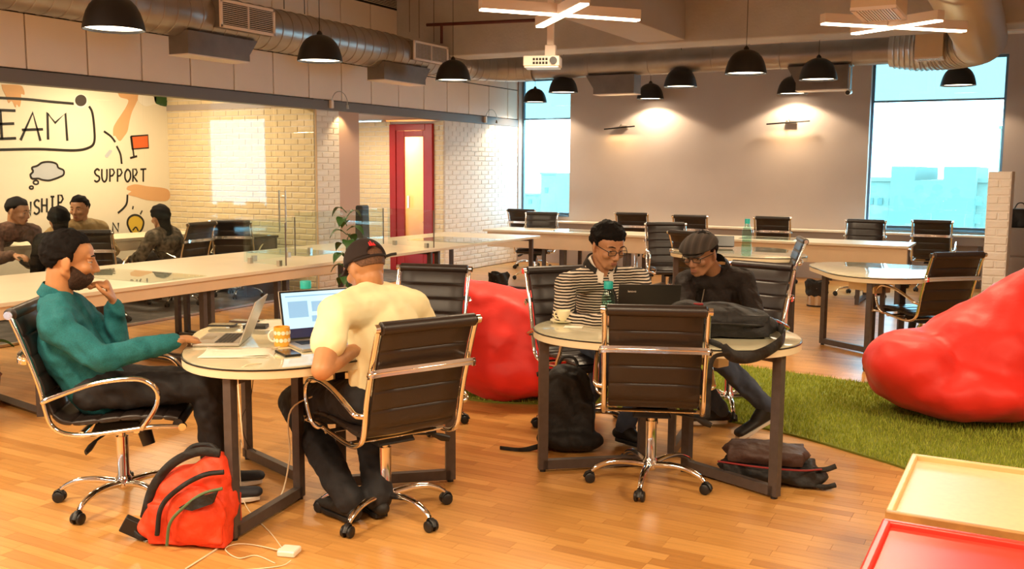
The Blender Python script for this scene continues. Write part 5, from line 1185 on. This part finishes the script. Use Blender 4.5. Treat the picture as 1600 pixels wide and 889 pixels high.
# ---- man in the cream t-shirt and black cap (seen from behind)
B=C2; A=152; F=fr(B,A); P=lambda x,y,off: onp(x,y,B,A,off)
fw=F(1,0,0)-F(0,0,0); lf=F(0,1,0)-F(0,0,0)
hd=F(.22,0,0); hd=onp(571,420,B,A,.02)
J=dict(hipL=F(-.04,.11,.565),hipR=F(-.04,-.11,.565),chest=F(.0,0,.88),neck=P(583,458,0.0),head=hd,fwd=fw+lf*.18+Vector((0,0,-.42)),
 shL=Dp(524,490,4.18),shR=P(646,478,-.19),elL=Dp(503,578,3.98),wrL=Zp(545,548,.83),elR=F(.12,-.30,.80),wrR=F(.36,-.18,.82),
 knL=P(462,628,.16),knR=F(.40,-.10,.56),anL=F(.03,.12,.12),anR=F(.10,-.10,.12),toL=F(.16,.15,.045),toR=F(.24,-.10,.045),
 dL=fw*.9-lf*.3,nL=Vector((0,0,-1)),tL=1,dR=fw,nR=Vector((0,0,-1)),tR=-1)
J['wrL']=Dp(552,548,4.24)
J['anL']=Zp(545,782,.10); J['toL']=Vector((*(J['anL']+fw*.19+lf*.04).xy,.035)); J['anR']=Zp(590,775,.10); J['toR']=Vector((*(J['anR']+fw*.19).xy,.035))
J['curlL']=J['curlR']=(.3,.4,.3)
r2,bd,c,R,O,j=person('man in a cream t-shirt and black cap seen from behind at the lit laptop',J,None,dict(legs='jeans_black',top='tee',lw=.030,tail=1,name='tshirt',shoe='shoe_black',sole='shoe_black',wr=.012),B,'skin1',hs=1.04,sleeves='short',build=1.10,loose=.012)
face_bits(r2,c,R,1.04,'skin1')
s=1.04; L=lambda x,y,z: c+R@Vector((x*s,y*s,z*s))
shell(r2,'hair','fade',c,R,s,(0,-.014,.028),(.077,.096,.088),hairfn(front=.3,side=-.10,back=-.45,thick=.004,lump=.0))
def capfn(d):
    k=sst(-.02,.06,d.z+.05*d.y); ho=1
    if d.y<-.5 and abs(d.x)<.42: ho=sst(.46-abs(d.x)*.5,.54-abs(d.x)*.5,d.z) if d.z>.02 else 1
    return -.02+(.034+.006*max(0,d.z))*k*ho
cp=shell(r2,'cap','cap_black',c,R,s,(0,-.012,.026),(.077,.096,.090),capfn,n=72,k=60)
MB().tube([L(.086*math.cos(a),-.012+.106*math.sin(a),.028) for a in np.linspace(PI*1.1,PI*1.9,16)],.006,8,side=(0,0,1),rb=.003).build('strap','cap_black',cp,smooth=60)
MB().tube([L(.07,-.075,.030),L(.095,-.085,.034),L(.125,-.085,.036)],.007,6,rb=.003).build('strap_end','plastic',cp,smooth=60)
b=MB(); rg_=[]
for dz in (0,.004):
    rg_.append([L(.070*math.sin(a),.075+.02*math.cos(a)+.075*max(0,math.cos(a)),.032+dz-.012*math.cos(a)-.03*math.sin(a)**2) for a in np.linspace(-PI/2,PI/2,15)]+[L(x,.070,.030+dz) for x in (.05,.0,-.05)])
b.loft(rg_).build('brim','cap_black',cp,smooth=40)
MB().ell(L(0,-.012,.123),(.007*s,.007*s,.004*s),R,10,6).build('cap_button','cap_black',cp,smooth=180)
for k,(hh,x0_) in enumerate(((.020,-.012),(.027,-.001),(.017,.010))):
    y=lambda z:-.1165+.25*(z-.07)*(z-.07)*10
    MB().loft([[L(x0_-.004+.004*q-.030,-.1370+dy+(z_-.066)*.50,z_) for q,z_ in ((0,.066),(2.6,.066),(1.6,.066+hh),(1.2,.066+hh))] for dy in (0,.004)]).build('cap_mark','capmark',cp)
b=MB(); nk=j['neck']; b.tube([nk+(fw*math.cos(a)*.078+lf*math.sin(a)*.085)+Vector((0,0,.002-.012*math.cos(a))) for a in np.linspace(0,2*PI,25)[:-1]],.009,8,close=True); b.build('neckband','tee',r2,smooth=180)

# ---- man in the striped sweater (middle table, left)
B=(-2.33,5.52); A=-38; F=fr(B,A); fw=F(1,0,0)-F(0,0,0); lf=F(0,1,0)-F(0,0,0); view=(EYE-Vector((-2.2,5.3,1.2))).normalized()
hd=Dp(950,383,5.62)
J=dict(hipL=F(0,.10,.565),hipR=F(0,-.10,.565),chest=Dp(944,470,5.80),neck=Dp(938,425,5.70),head=hd,fwd=Vector((.78,-.54,-.36)),
 shR=Dp(885,443,5.62),shL=Dp(998,436,5.80),elR=Dp(878,505,5.42),wrR=Dp(952,480,5.20),elL=Dp(1012,480,5.62),wrL=Dp(985,476,5.40),
 knL=F(.42,.14,.56),knR=F(.40,-.16,.56),anL=Zp(975,668,.10),anR=Zp(905,640,.10),toL=Zp(1000,690,.04),toR=Zp(900,670,.04),
 dR=Vector((.9,.1,-.05)),nR=Vector((0,0,-1)),tR=-1,dL=Vector((.3,-.9,-.05)),nL=Vector((0,0,-1)),tL=1)
J['wrR'].z=.815; J['wrL'].z=.82; J['curlL']=J['curlR']=(.3,.45,.3)
r3,bd,c,R,O,j=person('man with glasses in a black and white striped sweater looking down at the black laptop',J,None,dict(legs='jeans_blue',top='stripes',name='sweater',shoe='shoe_black',sole='shoe_black',wr=.024),B,'skin2',hs=1.10,build=1.06)
face_bits(r3,c,R,1.10,'skin2',gaze=-.7); glasses(r3,c,R,1.10)
shell(r3,'hair','hair',c,R,1.10,(0,-.014,.030),(.077,.096,.088),hairfn(front=.28,side=-.34,back=-.72,thick=.012,fringe=.012,lump=.004,seed=4,temple=.05))
nk=j['neck']; ax=(j['head']-nk).normalized(); hf=R@Vector((0,1,0)); ff=(fw*.6+hf*.4)
collar(r3,nk+Vector((0,0,.028)),ax,ff,'black_knit',r0=.090,h=.050,open_=.75,name='sweater_collar',drop=.03,fl=1.12)
collar(r3,nk+Vector((0,0,.034))+ff*.01,ax,ff,'white_cloth',r0=.074,h=.050,open_=.25,name='shirt_collar',drop=.055,fl=1.35)
ch=j['chest']; cf=(ff-ax*ff.dot(ax)).normalized()
MB().tube([nk+cf*.105+Vector((0,0,-.025)),nk.lerp(ch,.35)+cf*.150,nk.lerp(ch,.7)+cf*.172,ch+cf*.172,ch+cf*.165+Vector((0,0,-.12))],[.022,.022,.020,.018,.016],8,side=cf.cross(Vector((0,0,1))),rb=.010).build('placket','black_knit',r3,smooth=60)

# ---- man in the dark jacket and flat cap (middle table, right)
B=(-1.80,6.16); A=-105; F=fr(B,A); fw=F(1,0,0)-F(0,0,0); lf=F(0,1,0)-F(0,0,0)
hd=Dp(1095,396,5.78)
J=dict(hipL=F(0,.10,.565),hipR=F(0,-.10,.565),chest=Dp(1118,468,6.0),neck=Dp(1118,425,5.92),head=hd,fwd=Vector((-.22,-.95,-.30)),
 shR=Dp(1072,440,5.92),shL=Dp(1162,436,5.88),elR=Dp(1068,495,5.70),wrR=Dp(1080,490,5.46),elL=Dp(1182,497,5.72),wrL=Dp(1150,500,5.42),
 knL=F(.40,.14,.56),knR=F(.42,-.14,.56),anL=Zp(1160,678,.03)+Vector((.10,.13,.16)),anR=Zp(1125,640,.10),toL=Zp(1160,678,.03),toR=Zp(1100,655,.04),
 dR=Vector((-.3,-.9,0)),nR=Vector((0,0,-1)),tR=-1,dL=Vector((-.8,-.3,0)),nL=Vector((0,0,-1)),tL=1)
J['wrR'].z=.82; J['wrL'].z=.82; J['curlL']=J['curlR']=(.3,.45,.3)
r4,bd,c,R,O,j=person('man with glasses in a dark quilted jacket and plaid flat cap leaning over the bag',J,None,dict(legs='jeans_blue',top='jacket',name='jacket',shoe='shoe_black',sole='sole',wr=.024,pitch={'L':.09}),B,'skin3',hs=1.10,build=1.08)
face_bits(r4,c,R,1.10,'skin3',gaze=-.7); glasses(r4,c,R,1.10); s=1.10; L=lambda x,y,z: c+R@Vector((x*s,y*s,z*s))
shell(r4,'hair','hair',c,R,s,(0,-.014,.028),(.077,.096,.088),hairfn(front=.3,side=-.20,back=-.6,thick=.006,lump=.0))
def fcfn(d): return -.02+(.036+.032*max(0,d.y)*(1-.8*max(0,d.z)))*sst(.04,.18,d.z+.04*d.y)
cp=shell(r4,'flat_cap','plaid',c,R,s,(0,-.006,.030),(.080,.100,.074),fcfn,n=72,k=50)
b=MB(); b.loft([[L(.066*math.sin(a),.062+.062*math.cos(a),.052+dz-.030*max(0,math.cos(a))-.018*math.sin(a)**2) for a in np.linspace(-PI/2,PI/2,17)]+[L(x,.060,.055+dz) for x in (.04,0,-.04)] for dz in (0,.010)]).build('brim','plaid',cp,smooth=40)
MB().ell(L(0,.0,.121),(.009*s,.009*s,.005*s),R,10,6).build('cap_button','plaid',cp,smooth=180)
nk=j['neck']; ax=(j['head']-nk).normalized(); collar(r4,nk+Vector((0,0,.012)),ax,fw,'jacket',r0=.085,h=.055,open_=.3,name='jacket_collar',drop=.03,fl=1.08)
MB().tube([nk+fw*.10+Vector((0,0,-.03)),j['chest']+fw*.155,j['chest']+fw*.17+Vector((0,0,-.18))],.004,6).build('zip','steel',r4,smooth=60)

# ---- people behind the glass
def sitter(label,base,ang,headpx,hdepth,fwd,top,skin,hs=1.0,lean=.1,arms='table',hairk='short',cat='person',tw=1.0):
    F=fr(base,ang); f=F(1,0,0)-F(0,0,0); l=F(0,1,0)-F(0,0,0); hd=Dp(*headpx,hdepth); 
    nk=hd-Vector((0,0,.150*hs))-Vector((fwd[0],fwd[1],0)).normalized()*.055; ch=F(0,0,.565).lerp(nk,.60)
    J=dict(hipL=F(0,.10,.565),hipR=F(0,-.10,.565),chest=ch,neck=nk,head=hd,fwd=Vector(fwd),shL=nk+l*.185+Vector((0,0,-.055)),shR=nk-l*.185+Vector((0,0,-.055)),knL=F(.42,.12,.55),knR=F(.42,-.12,.55),anL=F(.38,.12,.10),anR=F(.38,-.12,.10),toL=F(.52,.13,.04),toR=F(.52,-.13,.04))
    for q,sg in (('L',1),('R',-1)):
        J['el'+q]=J['sh'+q]+f*.14+l*(sg*.08)+Vector((0,0,-.24)); J['wr'+q]=Vector((*(J['el'+q]+f*.22-l*(sg*.14)).xy,.79)); J['d'+q]=f*.9-l*sg*.4; J['n'+q]=Vector((0,0,-1)); J['t'+q]=1 if q=='L' else -1
        if arms=='lap': J['wr'+q]=J['el'+q]+f*.2-l*(sg*.1)+Vector((0,0,-.03))
        if arms=='talk': J['wr'+q]=J['el'+q]+f*.20-l*(sg*.10)+Vector((0,0,.04))
    r,bd,c,R,O,j=person(label,J,None,dict(legs='jeans_black',top=top,name='top',shoe='shoe_black',sole='shoe_black'),base,skin,hs=hs,vox=.010,build=tw*1.12,loose=.022)
    if hairk=='short': face_bits(r,c,R,hs,skin); shell(r,'hair','hair',c,R,hs,(0,-.014,.030),(.077,.096,.088),hairfn(front=.42,side=-.2,back=-.7,thick=.012),n=36,k=26)
    else:
        face_bits(r,c,R,hs,skin); shell(r,'hair','hair',c,R,hs,(0,-.014,.030),(.077,.096,.088),hairfn(front=.45,side=-.5,back=-.95,thick=.026),n=36,k=26)
        b=MB(); L=lambda x,y,z: c+R@Vector((x*hs,y*hs,z*hs)); b.limb(L(0,-.05,.02),L(0,-.085,-.18),(.085,.050),(.060,.030),side=R@Vector((1,0,0))); b.build('long_hair','hair',r,smooth=180)
    return r
sitter('man in a brown checked shirt gesturing at the meeting table behind the glass',(-10.28,6.15),-10,(28,330),9.95,(.95,.45,-.25),'brown_shirt','skin2',arms='talk',tw=1.05,hs=1.15)
sitter('man in a beige sweater facing the brown shirt man behind the glass',(-10.28,7.25),-20,(124,326),10.6,(.45,-.9,-.12),'beige_knit','skin2',tw=1.05,hs=1.15)
sitter('woman with dark hair and a black top seen from behind at the meeting table',(-8.72,6.86),135,(92,345),10.15,(-.9,.45,-.2),'black_knit','skin2',hairk='long',hs=1.1)
sitter('woman with long dark hair in a patterned shawl behind the glass',(-9.02,8.15),188,(250,340),11.3,(-.95,.1,-.2),'patterned','skin2',hairk='long',arms='lap',hs=1.1)
